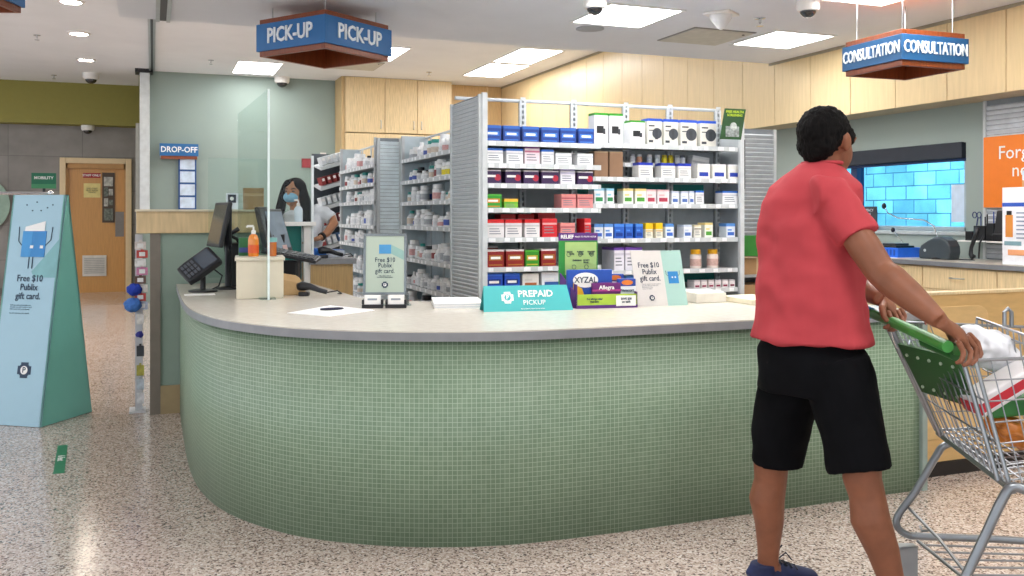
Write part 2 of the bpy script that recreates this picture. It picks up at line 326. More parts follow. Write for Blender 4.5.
def hatch(cx, cy, w, d, z, lab, colr='#c9c6bc'):
    t = thing('ceiling_hatch', lab, 'hatch', (cx, cy, z), 0, 'ceiling hatches')
    MB().bx((-w / 2, -d / 2, -.008), (w / 2, d / 2, 0)).build('frame', mat('#8b8a86', .5), t)
    MB().bx((-w / 2 + .015, -d / 2 + .015, -.014), (w / 2 - .015, d / 2 - .015, -.008)).build('hatch_panel', mat(colr, .6), t)
    MB().lathe([(.012, -.02), (.012, -.014)], (w / 2 - .08, -d / 2 + .08, 0), 10).build('latch', BLACK, t)
hatch(4.55, 6.95, .62, .62, LOWC, 'pale access hatch in ceiling left of the square panel light')
hatch(3.55, 5.25, .9, .6, LOWC, 'pale access hatch at top edge above the square panel light')
hatch(3.0, 11.2, .9, 1.3, HIC, 'pale ceiling hatch behind right end of pick-up sign')
hatch(2.9, 14.4, .9, .8, HIC, 'pale ceiling grille above the tall maple cabinets')

# ============================================================ HANGING SIGNS
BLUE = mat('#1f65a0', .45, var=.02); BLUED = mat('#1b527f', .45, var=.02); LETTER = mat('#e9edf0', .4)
def cube_sign(loc, rz, side, word, z0, z1, blue, lab, wires, size, ceil=LOWC, bold=.03, xs=1.0):
    t = thing('hanging_sign', lab, 'sign', loc, rz, 'square hanging department signs')
    h = side / 2; i = h - .018; k = .022; zb0, zb1 = z0 - loc[2], z1 - loc[2]
    def ring(o, th, a, b, name, m, bv=.003):
        q = MB()
        for lo, hi in [((-o, -o, a), (o, -o + th, b)), ((-o, o - th, a), (o, o, b)), ((-o, -o + th, a), (-o + th, o - th, b)), ((o - th, -o + th, a), (o, o - th, b))]: q.bx(lo, hi)
        return q.build(name, m, t, bevel=bv)
    ring(h, .017, zb0, zb1, 'blue_band', blue)
    ring(i, .03, zb0 - .038, zb1 + .038, 'wood_frame', CHERRY)
    MB().bx((-i + .031, -i + .031, zb1 + .0), (i - .031, i - .031, zb1 + .015)).build('top_panel', wood('#a85a30', .1, .4), t)
    for sx, sy in wires: MB().tube([(sx * i * .8, sy * i * .8, zb1 + .015), (sx * i * .8, sy * i * .8, ceil - loc[2])], .004, 6).build('wire', STEEL, t)
    zc = (zb0 + zb1) / 2
    for a in (0, PI / 2, PI, -PI / 2):
        if not word: continue
        v = Rz(a) @ Vector((0, -h - .002, zc)); text(word, size, LETTER, t, v, a, ext=.006, bold=bold, xs=xs)
A = Vector((1.156, 6.634)); B = Vector((.737, 7.226)); D = Vector((1.735, 7.052))
cc = (B + D) / 2; ang = math.atan2((A - B).y, (A - B).x)
cube_sign((cc.x, cc.y, 2.7), ang, .725, 'PICK-UP', 2.66, 2.865, BLUE, 'blue and wood hanging square sign reading PICK-UP above the counter', [(1, 1), (-1, 1), (1, -1), (-1, -1)], .155, bold=.02, xs=.84)
A = Vector((5.597, 5.727)); B = Vector((5.615, 6.461)); D = Vector((6.262, 5.672))
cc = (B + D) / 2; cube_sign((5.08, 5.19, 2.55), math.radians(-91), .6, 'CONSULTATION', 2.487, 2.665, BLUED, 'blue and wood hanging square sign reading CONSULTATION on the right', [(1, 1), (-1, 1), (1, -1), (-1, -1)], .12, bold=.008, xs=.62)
cube_sign((-1.37, 6.59, 2.8), -TH, .9, '', 2.79, 3.0, BLUE, 'wooden underside of a hanging sign cut by top left corner', [(1, 1), (-1, -1)], .16, ceil=HIC)
# ============================================================ DROP-OFF SIGN + CARDS + DIAL
t = thing('drop_off_sign', 'small blue sign reading DROP-OFF on the green wall', 'sign', (.4, 16.05, 2.36))
MB().bx((-.3, 0, .03), (.3, .06, .23)).build('blue_band', BLUE, t, bevel=.005)
MB().bx((-.28, .01, -.02), (.28, .14, .03)).build('wood_base', CHERRY, t)
text('DROP-OFF', .13, LETTER, t, (0, -.004, .13), ext=.004, bold=.02, xs=.92)
t = thing('leaflet_rack', 'blue-framed column of five paper leaflets on the green wall', 'rack', (.53, 16.1, 1.3))
MB().bx((-.14, .02, 0), (.14, .06, 1.08)).build('backing', mat('#1e4f8e', .5), t)
for k in range(5):
    MB().bx((-.115, 0, .02 + k * .213), (.115, .02, .2 + k * .213)).build('leaflet', mat('#c9d8ea', .6, var=.15, scale=8), t)
t = thing('wall_disc', 'large pale green round wall disc on the grey wall at left edge', 'disc', (-2.86, 18.42, 1.6))
MB().lathe([(.5, 0), (.5, .04), (.45, .06), (.44, .03)], axis='y', n=48).build('rim', mat('#8ea695', .4), t, smooth=True)
MB().lathe([(.44, .02), (.44, .03)], axis='y', n=48).build('face', mat('#c4d3c2', .5), t)
# ============================================================ A-FRAME
def col_local(pl): return pl
t = thing('display_tent', 'tall teal and pale blue tapered floor display reading Free gift card', 'floor display', (-.70, 6.86, 0))
d = Vector((.29, .42, 0)); wv = Vector((-.82, .57, 0)).normalized() * .425; dn = d.normalized(); top = 1.56
a0 = Vector((0, 0, .003)); a1 = a0 + d; b0 = a0 + wv; b1 = a1 + wv; ap = d * .5 + Vector((0, 0, top)); bp = ap + wv
tp = .018
MB().add([a0, b0, bp - dn * tp, ap - dn * tp, a0 + dn * .012, b0 + dn * .012, bp, ap], [(0, 3, 2, 1), (4, 5, 6, 7), (0, 1, 5, 4), (3, 7, 6, 2), (0, 4, 7, 3), (1, 2, 6, 5)]).build('front_panel', mat('#a3c6d6', .5, var=.01), t)
MB().add([a1, b1, bp + dn * tp, ap + dn * tp, a1 - dn * .012, b1 - dn * .012, bp, ap], [(0, 1, 2, 3), (4, 7, 6, 5), (0, 4, 5, 1), (3, 2, 6, 7), (0, 3, 7, 4), (1, 5, 6, 2)]).build('back_panel', mat('#7fb8b4', .5, var=.01), t)
for nm, o in (('side_panel', Vector()), ('side_panel', wv * .97)):
    q = wv * .03
    MB().add([a0 + o, a1 + o, ap + o + dn * tp, ap + o - dn * tp, a0 + o + q, a1 + o + q, ap + q + o + dn * tp, ap + q + o - dn * tp], [(0, 1, 2, 3), (7, 6, 5, 4), (0, 4, 5, 1), (1, 5, 6, 2), (2, 6, 7, 3), (3, 7, 4, 0)]).build(nm, mat('#78bcae', .5, var=.01), t)
# front face frame: origin at front-left bottom b0, x towards a0, up along slope
ux = (-wv).normalized(); uz = (bp - dn * tp - b0).normalized(); nrm = ux.cross(uz)   # points to viewer
if nrm.dot(dn) > 0: nrm = -nrm
FM = Matrix(((ux.x, -nrm.x, uz.x, b0.x), (ux.y, -nrm.y, uz.y, b0.y), (ux.z, -nrm.z, uz.z, b0.z), (0, 0, 0, 1)))
L_ = (bp - dn * tp - b0).length
def on_face(mb, name, mats, par=t): 
    o = mb.build(name, mats, par); o.data.transform(FM); return o
NAVY = mat('#1c3550', .5)
def ftext(s, size, x, z, m, par=t, al='LEFT', xs=.9, bold=.0, lead=.95, M=None):
    o = text(s, size, m, par, (x, -.003, z), align=al, xs=xs, bold=bold, lead=lead, ext=.0005); o.data.transform(M if M is not None else FM); return o
ftext('Free $10\nPublix\ngift card.', .064, .215, .93, NAVY, al='CENTER', bold=.012, lead=.95)
ftext('Pick up a new prescription or\ntransfer one and receive a card\nwith every new prescription.\n\nSee the pharmacy for details.', .0145, .08, .78, mat('#6b8497', .5), xs=.95)
q = MB().bx((.12, -.004, 1.14), (.31, 0, 1.32)).bx((.12, -.0045, 1.14), (.2, -.003, 1.32), 1).add([(.135, -.005, 1.32), (.295, -.005, 1.32), (.295, -.005, 1.39), (.135, -.005, 1.35)], [(0, 1, 2, 3)], 2)
q.bx((.19, -.006, 1.2), (.215, -.004, 1.22), 2).bx((.27, -.006, 1.2), (.295, -.004, 1.22), 2)
on_face(q, 'gift_card_picture', [mat('#2f86c8', .5), mat('#3f95d3', .5), PAPER])
q = MB().tube([(.12, -.003, 1.22), (.09, -.003, 1.25), (.085, -.003, 1.35)], .003, 5).tube([(.31, -.003, 1.22), (.35, -.003, 1.26), (.355, -.003, 1.35)], .003, 5).tube([(.19, -.003, 1.14), (.19, -.003, 1.06)], .003, 5).tube([(.22, -.003, 1.14), (.22, -.003, 1.06)], .003, 5)
for (x, z) in [(.12, 1.5), (.2, 1.52), (.29, 1.48), (.24, 1.46), (.33, 1.5), (.17, 1.46)]: q.bx((x, -.004, z), (x + .008, 0, z + .008))
on_face(q, 'line_drawing', NAVY)
on_face(MB().add([(.22, -.001, 1.04), (.31, -.0015, 1.14), (.42, -.001, 1.27), (.42, -.001, 1.0), (.24, -.001, 1.0)], [(4, 3, 2, 1, 0)]), 'printed_wedge', mat('#7fb3b8', .5))
def logo(M, par, cx, cz, s, dark, light):
    q = MB(); r = s / 2; k = s * .27
    for lo, hi in [((cx - r, -.003, cz - k), (cx + r, 0, cz + k)), ((cx - k, -.0031, cz - r), (cx + k, 0, cz + r)), ((cx - r * .66, -.0032, cz - r * .66), (cx + r * .66, 0, cz + r * .66))]: q.bx(lo, hi)
    q.lathe([(s * .27, -.0045), (s * .27, -.003)], (cx, 0, cz), 20, 1, axis='y'); o = q.build('logo', [dark, light], par); o.data.transform(M)
    o = text('P', s * .5, dark, o, (cx, -.005, cz), bold=.02, ext=.0004); o.data.transform(M)
logo(FM, t, .25, .37, .105, NAVY, PAPER)
# things near it
t = thing('scooter_sign', 'small green sign on a post above the tapered floor display', 'sign', (-.92, 9.3, 0))
MB().lathe([(.16, 0), (.16, .02), (.02, .03)], n=20).build('base', BLACK, t, smooth=True)
MB().tube([(0, 0, .02), (0, 0, 1.68)], .012).build('post', BLACK, t)
MB().bx((-.1, -.012, 1.66), (.1, .012, 1.8)).bx((-.1, -.014, 1.66), (.1, -.01, 1.7), 1).build('sign_board', [mat('#12694a', .5), mat('#3f8a5c', .5)], t)
text('MOBILITY', .036, PAPER, t, (0, -.016, 1.755), bold=.02)
t = thing('basket_rail', 'chrome rail with end knobs standing behind the floor display', 'rail', (-1.02, 8.6, 0))
MB().tube([(-.2, 0, 1.6), (.22, 0, 1.6)], .013).build('rail', CHROME, t)
for s in (-.2, .22): MB().tube([(s, 0, 0), (s, 0, 1.6)], .012).build('post', CHROME, t); MB().ell((s, 0, 1.6), (.025, .025, .025)).build('knob', CHROME, t, smooth='all')
t = thing('green_cabinet', 'pale green cabinet with chrome edge at the left edge', 'cabinet', (-1.62, 8.3, 0))
MB().bx((-.6, -.25, 0), (.07, .25, .98)).build('body', mat('#7f9f8c', .5), t, bevel=.01)
MB().tube([(.07, -.26, 0), (.09, -.26, .75), (.06, -.26, .8), (-.1, -.26, .8)], .014).build('edge_rail', CHROME, t, smooth=True)
t = tag(MB().add([(0, 0, 0)], []).ell((0, 0, .1), (.14, .12, .11)).ell((-.08, .02, .17), (.1, .08, .08)).build('cloth_bag', mat('#ddd0bd', .8, bump=.6, scale=25), loc=(-.98, 6.1, 0), smooth='all'), 'cream cloth bag on the floor at the left edge', 'bag')
m = t.modifiers.new('d', 'DISPLACE'); m.strength = .03; tx = bpy.data.textures.new('cl', 'CLOUDS'); tx.noise_scale = .08; m.texture = tx
# floor sticker
t = thing('floor_sticker', 'green strip sticker with white writing on the terrazzo floor', 'sticker', (-.5, 5.95, .0015), math.radians(3))
MB().bx((-.028, -.34, -.001), (.028, .34, .0005)).build('strip', mat('#0f7a4e', .5), t)
text('6 feet', .055, PAPER, t, (0, 0, .002), rz=-PI / 2, flat=True, ext=.0003, bold=.02)
# clip strip display hanging at the end of the half wall
t = thing('impulse_rack', 'narrow white rack of hanging goods at end of the half wall', 'rack', (-.1, 7.2, 0))
MB().bx((-.02, -.02, .01), (.03, .02, 1.28)).bx((-.06, -.08, 0), (.05, .1, .012)).build('rack_post', mat('#cfcfd2', .4), t)
hg = [('#e7ddd6', 'white and pink'), ('#cc4840', 'red'), ('#f0ece6', 'white'), ('#d98ab0', 'pink'), ('#6a4a3a', 'brown'), ('#e9e3da', 'cream'), ('#c93e38', 'dark red'), ('#b9c4d8', 'pale blue')]
for k, (c_, nm) in enumerate(hg):
    z = 1.2 - k * .062
    tag(MB().box((0, 0, 0), (.075, .02, .055)).box((0, -.002, .034), (.02, .003, .014)).box((.0, -.011, 0), (.04, .002, .03), 1).build('hanging_packet', [mat(c_, .4, var=.2, scale=30), PAPER], loc=(-.085 + .012 * (k % 2), 7.155, z), bevel=.003), f'{nm} packet hanging {ORD[k]} from the top of the narrow rack', 'packet', 'packets on the narrow rack')
def puff(p, r, c_, lab):
    o = MB(); o.ell((0, 0, 0), (r, r, r * .85), n=28)
    o = o.build('pompom', mat(c_, .7, bump=1, scale=60), loc=p, smooth='all'); m = o.modifiers.new('s', 'SUBSURF'); m.levels = m.render_levels = 1; m = o.modifiers.new('d', 'DISPLACE'); m.strength = .02
    tx = bpy.data.textures.new('cl', 'CLOUDS'); tx.noise_scale = .02; m.texture = tx; tag(o, lab, 'toy', 'blue puffs on the narrow rack')
puff((-.125, 7.14, .885), .052, '#1f3fb0', 'dark blue fluffy ball hanging on the narrow rack, upper one')
puff((-.135, 7.14, .775), .06, '#4a7fd0', 'lighter blue fluffy ball hanging just under the dark blue one')
puff((-.09, 7.15, .56), .025, '#3c3f9a', 'small violet fluffy ball lowest on the narrow rack')
for k, (c_, nm, z) in enumerate([('#e6e2dc', 'silvery', .67), ('#21262e', 'black', .44), ('#b8b04a', 'yellow', .3), ('#c9d3dc', 'silver', .2), ('#e8e8ea', 'white', .1)]):
    tag(MB().box((0, 0, 0), (.05, .02, .075)).box((0, -.0, .044), (.015, .004, .016)).build('hanging_packet', mat(c_, .35, var=.2, scale=30), loc=(-.085, 7.155, z), bevel=.003), f'{nm} packet low on the narrow rack at end of half wall', 'packet', 'packets on the narrow rack')
# ============================================================ MAIN COUNTER
ctrl = [(.18, 7.02), (.18, 6.4), (.183, 5.8), (.198, 5.3), (.235, 4.95), (.305, 4.65), (.42, 4.39), (.6, 4.13), (.84, 3.93), (1.1, 3.79), (1.39, 3.70), (1.66, 3.67), (2.05, 3.66), (2.6, 3.66), (3.2, 3.66), (3.685, 3.66)]
def smoothpath(p, n=6):
    out = []
    for i in range(len(p) - 1):
        p0, p1, p2, p3 = [Vector(p[max(0, min(len(p) - 1, j))]) for j in (i - 1, i, i + 1, i + 2)]
        for k in range(n):
            u = k / n; out.append(.5 * ((2 * p1) + (-p0 + p2) * u + (2 * p0 - 5 * p1 + 4 * p2 - p3) * u * u + (-p0 + 3 * p1 - 3 * p2 + p3) * u ** 3))
    out.append(Vector(p[-1])); return out
path = smoothpath(ctrl)
ct = thing('service_counter', 'long curved pharmacy counter faced in small sage green mosaic tiles', 'counter', (0, 0, 0))
mos = brickmat('#728a6f', '#7e947a', '#a6b7a0', .0205, .0205, .0014, rough=.42, bump=.35, noise=.06)
q = MB(); n = len(path); acc = 0; us = [0]
for i in range(1, n): acc += (path[i] - path[i - 1]).length; us.append(acc)
q.add([(p.x, p.y, 0) for p in path] + [(p.x, p.y, .885) for p in path], [(i, i + 1, n + i + 1, n + i) for i in range(n - 1)])
me = q.mesh('tiled_front', mos); uvl = me.uv_layers.new(name='UVMap')
for pl in me.polygons:
    for li in pl.loop_indices:
        vi = me.loops[li].vertex_index; uvl.data[li].uv = (us[vi % n], 0 if vi < n else .885)
o = bpy.data.objects.new('tiled_front', me); C.objects.link(o); o.parent = ct
for p_ in me.polygons: p_.use_smooth = True
sd = o.modifiers.new('t', 'SOLIDIFY'); sd.thickness = .02; sd.offset = -1
# top: offset path outward by .03
def offs(path, d):
    out = []
    for i, p in enumerate(path):
        t_ = (path[min(i + 1, n - 1)] - path[max(i - 1, 0)]).normalized(); out.append(Vector((p.x + t_.y * d, p.y - t_.x * d)))
    return out
op = offs(path, .025)
inner = [(3.685, 4.75), (2.0, 4.95), (1.55, 5.05), (1.28, 5.2), (1.15, 5.5), (1.05, 7.02)]
TOPC = mat('#cfc8bb', .25, var=.04, scale=30, spec=.5)
poly = [(p.x, p.y) for p in op] + inner
q = MB().prism(poly, .919, .925); q.build('top', TOPC, ct)
q = MB().prism(poly, .882, .919); q.build('edge_band', mat('#8e8f92', .4), ct)
ip = offs(path, -.03)
MB().prism([(p.x, p.y) for p in ip] + [(3.66, 4.6), (2.0, 4.8), (1.35, 5.0), (1.0, 5.4), (.95, 7.0)], 0.0, .88).build('carcass', MAPLED, ct)
MB().bx((3.687, 3.64, 0), (3.72, 4.75, .92)).build('end_post', mat('#94a39b', .5), ct)
# half gate right of counter
t = thing('wooden_gate', 'low light wood panel gate beside the tiled counter end', 'gate', (3.74, 3.82, 0))
MB().bx((0, 0, .075), (1.9, .05, .985)).build('panel', wood('#d2ac72', .06, .4, (3, 3, 12)), t, bevel=.004)
MB().bx((-.01, -.01, .985), (1.91, .06, 1.0)).build('cap_rail', MAPLE, t)
rp = [(.06, .2), (.46, .2), (.46, .88)]
pl = [(.06, .2), (.6, .2), (.6, .86)] + [(.6 - .09 + .09 * math.cos(a), .86 + .06 * math.sin(a)) for a in [PI * k / 12 for k in range(1, 7)]] + [(.06, .92)]
MB().prismf(pl, -.006, 0).build('raised_panel', wood('#d8b47c', .06, .4, (3, 3, 12)), t, bevel=.003)
MB().bx((0, -.006, 0), (1.9, .05, .075)).build('kick_strip', mat('#1c1818', .5), t)

# ============================================================ WALL CABINETS (back)
def upper_cab(x0, x1, z0, z1, y, lab, nm='wall_cabinet', hside=1):
    t = thing(nm, lab, 'cabinet', ((x0 + x1) / 2, y, z0), 0, 'maple cabinets on the back wall'); w = (x1 - x0) / 2; h = z1 - z0
    MB().bx((-w, 0, 0), (w, .6, h - .002)).build('body', MAPLE, t)
    d_ = MB().bx((-w + .006, -.02, .006), (w - .006, -.0, h - .006)).build('door', MAPLE, t, bevel=.003)
    hx = (w - .07) * hside; MB().tube([(hx, -.02, .08), (hx, -.05, .09), (hx, -.05, .21), (hx, -.02, .22)], .008).build('handle', STEEL, d_, smooth=True)
xs_ = [3.04, 3.72, 4.3, 4.93]
for k, nm in enumerate(['left', 'middle', 'right']):
    upper_cab(xs_[k], xs_[k + 1], 2.83, HIC, 15.58, f'{nm} of three tall upper maple cabinets under the far ceiling', hside=(1, 1, -1)[k])
    upper_cab(xs_[k], xs_[k + 1], 1.9, 2.82, 15.58, f'{nm} of three lower maple cabinets behind the shelving', hside=(1, 1, -1)[k])
tag(MB().bx((2.98, 15.6, 0), (3.035, 16.19, HIC - .002)).bx((3.04, 15.6, 0), (4.93, 16.19, 1.89)).build('tall_side_panel', wood('#bfa374', .08, .4)), 'tall maple end panel beside the upper cabinets', 'panel')
tag(MB().bx((4.95, 15.9, 2.4), (5.99, 16.19, HIC - .002)).bx((5.7, 15.88, 2.4), (5.73, 15.9, HIC), 1).build('filler_panel', [MAPLED, MAPLE]), 'maple panel in the far right corner under the ceiling', 'panel')

# ============================================================ SHELVING
SH = mat('#a9aeb1', .4); SHL = mat('#c9ced1', .4); SLAT = mat('#c6cbcf', .4, var=.02)
def slats(L, H, pitch, th, M, name, par, mat_=SLAT, z0=.0, frame=True, up=.6):
    """slatted panel: length L on local x, height H, slats project to -y"""
    q = MB().bx((0, 0, z0), (L, .015, H), 1); z = z0 + .02
    while z < H - pitch:
        q.add([(0.01, 0, z), (L - .01, 0, z), (L - .01, -th, z + pitch * up), (.01, -th, z + pitch * up), (L - .01, 0, z + pitch * .9), (.01, 0, z + pitch * .9)], [(0, 1, 2, 3), (3, 2, 4, 5), (0, 3, 5), (1, 4, 2)]); z += pitch
    o = q.build(name, [mat_, mat('#80878d', .5)], par); o.data.transform(M)
    if frame:
        for xa in (0, L - .025): o2 = MB().bx((xa, -th - .006, z0), (xa + .025, .02, H)).build('panel_frame', LGREY, par); o2.data.transform(M)
def shelf_x(x0, x1, y0, y1, z, par, nm='shelf', lip=.035, tags=True, facing='-y', m=SH):
    q = MB().bx((x0, y0, z - .018), (x1, y1, z))
    o = q.build(nm, m, par)
    q = MB()
    if facing == '-y':
        q.bx((x0, y0 - .012, z - .03), (x1, y0, z + .004))
        x = x0 + .05
        while x < x1 - .06:
            q.bx((x, y0 - .014, z - .026), (x + random.choice((.04, .05, .035)), y0 - .012, z + .0), 1); x += random.uniform(.07, .14)
    else:
        q.bx((x0 - .012, y0, z - .03), (x0, y1, z + .004))
        y = y0 + .05
        while y < y1 - .06: q.bx((x0 - .014, y, z - .026), (x0 - .012, y + .04, z), 1); y += random.uniform(.09, .2)
    q.build('price_rail', [LGREY, mat('#eef0f2', .5)], o)
    return o
GX0, GX1, GXM = 2.0, 4.25, 2.93; GYB = 6.3
g = thing('shelving_unit', 'wide grey metal shelving unit of boxed medicines behind the counter', 'shelving', (0, 0, 0))
slats(.63, 2.21, .027, .013, Matrix.Translation((GX0, 6.3, 0)) @ Rz(-PI / 2), 'slatted_end_panel', g, z0=.05)
MB().bx((GX0, 5.655, .05), (GX0 + .035, 5.675, 2.22)).build('corner_post', LGREY, g)
MB().bx((GX0 + .03, GYB, .05), (GX1, GYB + .015, 1.93)).build('back_panel', mat('#a6adb1', .5), g)
MB().bx((GX0 + .03, 5.75, 0), (GX1, GYB, .1)).build('plinth', mat('#6a6f73', .5), g)
for px in (522, 573, 625, 669, 717):
    x = atY(px, 200, GYB - .01).x; q = MB().bx((x - .025, GYB - .03, .1), (x - .008, GYB, 2.26)).bx((x + .008, GYB - .03, .1), (x + .025, GYB, 2.26)).bx((x - .025, GYB - .008, .1), (x + .025, GYB, 2.26), 1)
    for k in range(54): q.bx((x - .02, GYB - .031, .15 + k * .04), (x + .02, GYB - .026, .165 + k * .04), 0)
    q.build('upright', [LGREY, mat('#7d8286', .5)], g)
MB().tube([(GX0 + .02, GYB, 2.26), (GX1, GYB, 2.26)], .013).build('top_rail', LGREY, g)
MB().bx((GX1 - .035, 5.96, .05), (GX1, 5.99, 2.14)).bx((GX1 - .012, 5.99, .05), (GX1, GYB, 2.14), 1).build('right_end_panel', [LGREY, SH], g)
LY, RY = 5.8, 6.0
Lz = [1.915, 1.765, 1.63, 1.465, 1.265, 1.065, .905, .7]
Rz_ = [1.94, 1.695, 1.50, 1.245, 1.01, .86, .66]
for z in Lz: shelf_x(GX0 + .04, GXM, LY, GYB, z, g)
for z in Rz_: shelf_x(GXM + .01, GX1 - .04, RY, GYB, z, g)
shelf_x(3.15, 3.75, 6.12, GYB, 1.81, g)
for a, b in ((3.0, 3.9),): 
    MB().bx((2.96, GYB - .005, 1.575), (4.1, GYB - .001, 1.66)).build('teal_strip', TEAL, g); MB().bx((2.96, GYB - .005, .89), (4.2, GYB - .001, .98)).build('teal_strip', TEAL, g)
MB().tube([(GX1 + .01, 5.97, 1.62), (GX1 + .01, 5.97, 2.0)], .004).build('cable', BLACK, g)
CM = {}
def carton_mesh(w, h, d, body, band, lab, bf, kind):
    k = (round(w, 3), round(h, 3), round(d, 3), body, band, lab, bf, kind)
    if k in CM: return CM[k]
    q = MB(); e = .0015; hb = h * (1 - bf)
    def bev(z0, z1, mi):
        q.bx((-w / 2, -d / 2, z0), (w / 2, d / 2, z1), mi)
    bev(0, hb, 0)
    if bf > 0: bev(hb, h, 1)
    yf = -d / 2 - .0008
    if kind == 'stripe':
        q.bx((-w * .36, yf, hb * .2), (w * .36, yf + .001, hb * .5), 2); q.bx((-w * .36, yf, hb * .62), (w * .1, yf + .001, hb * .76), 1)
    elif kind == 'photo':
        q.lathe([(w * .34, yf), (w * .34, yf + .002)], (w * .16, 0, hb * .5), 18, 2, axis='y'); q.bx((w * .02, yf - .001, hb * .25), (w * .22, yf, hb * .65), 3); q.bx((-w * .42, yf, hb * .78), (-w * .02, yf + .001, hb * .84), 3); q.bx((-w * .42, yf, hb * .6), (-w * .1, yf + .001, hb * .64), 3); q.bx((-w * .42, yf, hb * .12), (-w * .12, yf + .001, hb * .22), 3)
    elif kind == 'swirl':
        q.bx((-w * .42, yf, hb * .52), (w * .18, yf + .001, hb * .7), 3); q.lathe([(hb * .26, yf), (hb * .26, yf + .001)], (w * .3, 0, hb * .5), 14, 2, axis='y')
    elif kind == 'text':
        q.bx((-w * .4, yf, hb * .44), (w * .4, yf + .001, hb * .78), 2); q.bx((-w * .3, yf - .0006, hb * .52), (w * .28, yf, hb * .68), 3); q.bx((-w * .4, yf, hb * .12), (w * .4, yf + .001, hb * .2), 2)
    elif kind == 'lines':
        for a in (.25, .42, .58): q.bx((-w * .38, yf, hb * a), (w * (.38 - a * .3), yf + .001, hb * (a + .06)), 3)
        q.bx((-w * .5, yf, hb * .75), (w * .5, yf + .001, hb * .86), 2)
    elif kind == 'device':
        q.box((-w * .08, yf, hb * .5), (w * .5, .002, hb * .26), 2, None); q.box((w * .22, yf - .0004, hb * .44), (w * .16, .002, hb * .2), 3)
    me = q.mesh('carton', [mat(body, .4, var=.05), mat(band, .4, var=.05), mat(lab, .4, var=.08), PAPER if kind in ('swirl', 'text') and body != '#e9e9ea' else mat('#3a3d44' if kind in ('photo', 'device') else '#7a7f88', .5)])
    CM[k] = me; return me
W_ = '#e9e9ea'
T = {  # kind: (colour words, body, band, label, bandfrac, face, height)
 'bluepack': ('dark blue carton with green ends', '#1c3f8e', '#2d63b8', '#3f7ad0', .18, 'text', .11),
 'whiteblue': ('white carton with a bright blue lid', W_, '#2f6fd0', '#c9ccd2', .14, 'lines', .105),
 'whitepink': ('white and pink upright carton', '#e6d3da', '#8a4a8a', '#c26a8a', .12, 'lines', .125),
 'white': ('plain white carton', W_, '#d9dbde', '#c3c6cb', .1, 'lines', .085),
 'purple': ('dark purple carton with red disc', '#3a2450', '#e6dfe2', '#b0223a', .1, 'swirl', .095),
 'lilac': ('white carton with violet top line', '#e4e0ea', '#6a4fae', '#c9c2dc', .14, 'lines', .115),
 'green': ('bright green carton with orange label', '#2f9a2e', '#57b93f', '#d9862c', .12, 'text', .095),
 'lime': ('lime green and yellow carton', '#7cbf33', '#f0b93a', '#3d9a30', .3, 'lines', .065),
 'pink': ('salmon pink carton', '#d98c8a', '#e58f88', '#b4535c', .12, 'lines', .1),
 'redtop': ('white carton with a bright red lid', '#e0dcdc', '#d3191d', '#c9c5c5', .2, 'lines', .125),
 'red': ('bright red carton', '#d3222c', '#e23038', '#e9b3b3', .1, 'lines', .13),
 'darkred': ('dark red carton with gold lettering', '#8c1a1a', '#e8dede', '#a86a22', .1, 'text', .12),
 'green2': ('leaf green carton with gold lettering', '#2f8a1f', '#4aa52e', '#c9b03a', .12, 'text', .115),
 'royal': ('royal blue carton', '#1e51c6', '#3d78e8', '#12337e', .14, 'text', .12),
 'stripe': ('white carton with red and brown stripes', '#e4e1dc', '#d6d3cc', '#b0643a', .1, 'stripe', .115),
 'oval': ('white carton with a blue oval label', '#dfe3ea', '#eceef0', '#2b559c', .1, 'stripe', .12),
 'tallgreen': ('white carton with green lid and device picture', '#e3e3e6', '#2f9a1f', '#1f2126', .08, 'device', .225),
 'tallblue': ('pale carton with blue lid and dark photo', '#dcdad2', '#1f55d0', '#42474e', .1, 'photo', .2),
 'brown': ('brown cardboard box', '#8b6b52', '#a1876a', '#7d5f48', .06, 'none', .19),
 'navytop': ('white carton with a navy blue lid', '#e6e4e0', '#2038b0', '#d0d0cc', .18, 'lines', .115),
 'bluepatch': ('white carton with a large blue patch', '#e6e4de', '#e9e9ea', '#2a42a8', .1, 'stripe', .115),
 'gw': ('white carton with a green band', '#e8ecee', '#8fd0e8', '#2e8a4e', .15, 'stripe', .115),
 'yg': ('cream topped carton with a green band', '#e8eadf', '#e9d58a', '#4e9a3a', .15, 'stripe', .115),
 'pinkw': ('white carton with pink printing', '#e6dadb', '#d9b4b6', '#b03a50', .12, 'stripe', .11),
 'bw': ('small white carton with blue printing', '#e3e7ee', '#c3cfe2', '#5272b8', .15, 'stripe', .1),
 'bluetall': ('pale blue and white carton', '#dfe6ee', '#5a92d8', '#3a66c0', .22, 'stripe', .11),
 'blue2': ('mid blue carton', '#2a5fc0', '#4a8ae0', '#163a8e', .2, 'stripe', .11),
 'yellow': ('white carton with bright yellow lid', '#e8e4d0', '#f0c419', '#d8a818', .4, 'lines', .115),
 'violet': ('large white carton with violet edging', '#e0dee6', '#6a3fa0', '#c9c6d2', .12, 'lines', .17),
 'smallp': ('small packet with maroon printing', '#e6dfe0', '#cfc8cc', '#8a2848', .2, 'stripe', .06),
 'creamw': ('white and cream carton', '#e8e4d8', '#e6dcb8', '#8a8678', .15, 'lines', .1),
}
cnt = {}
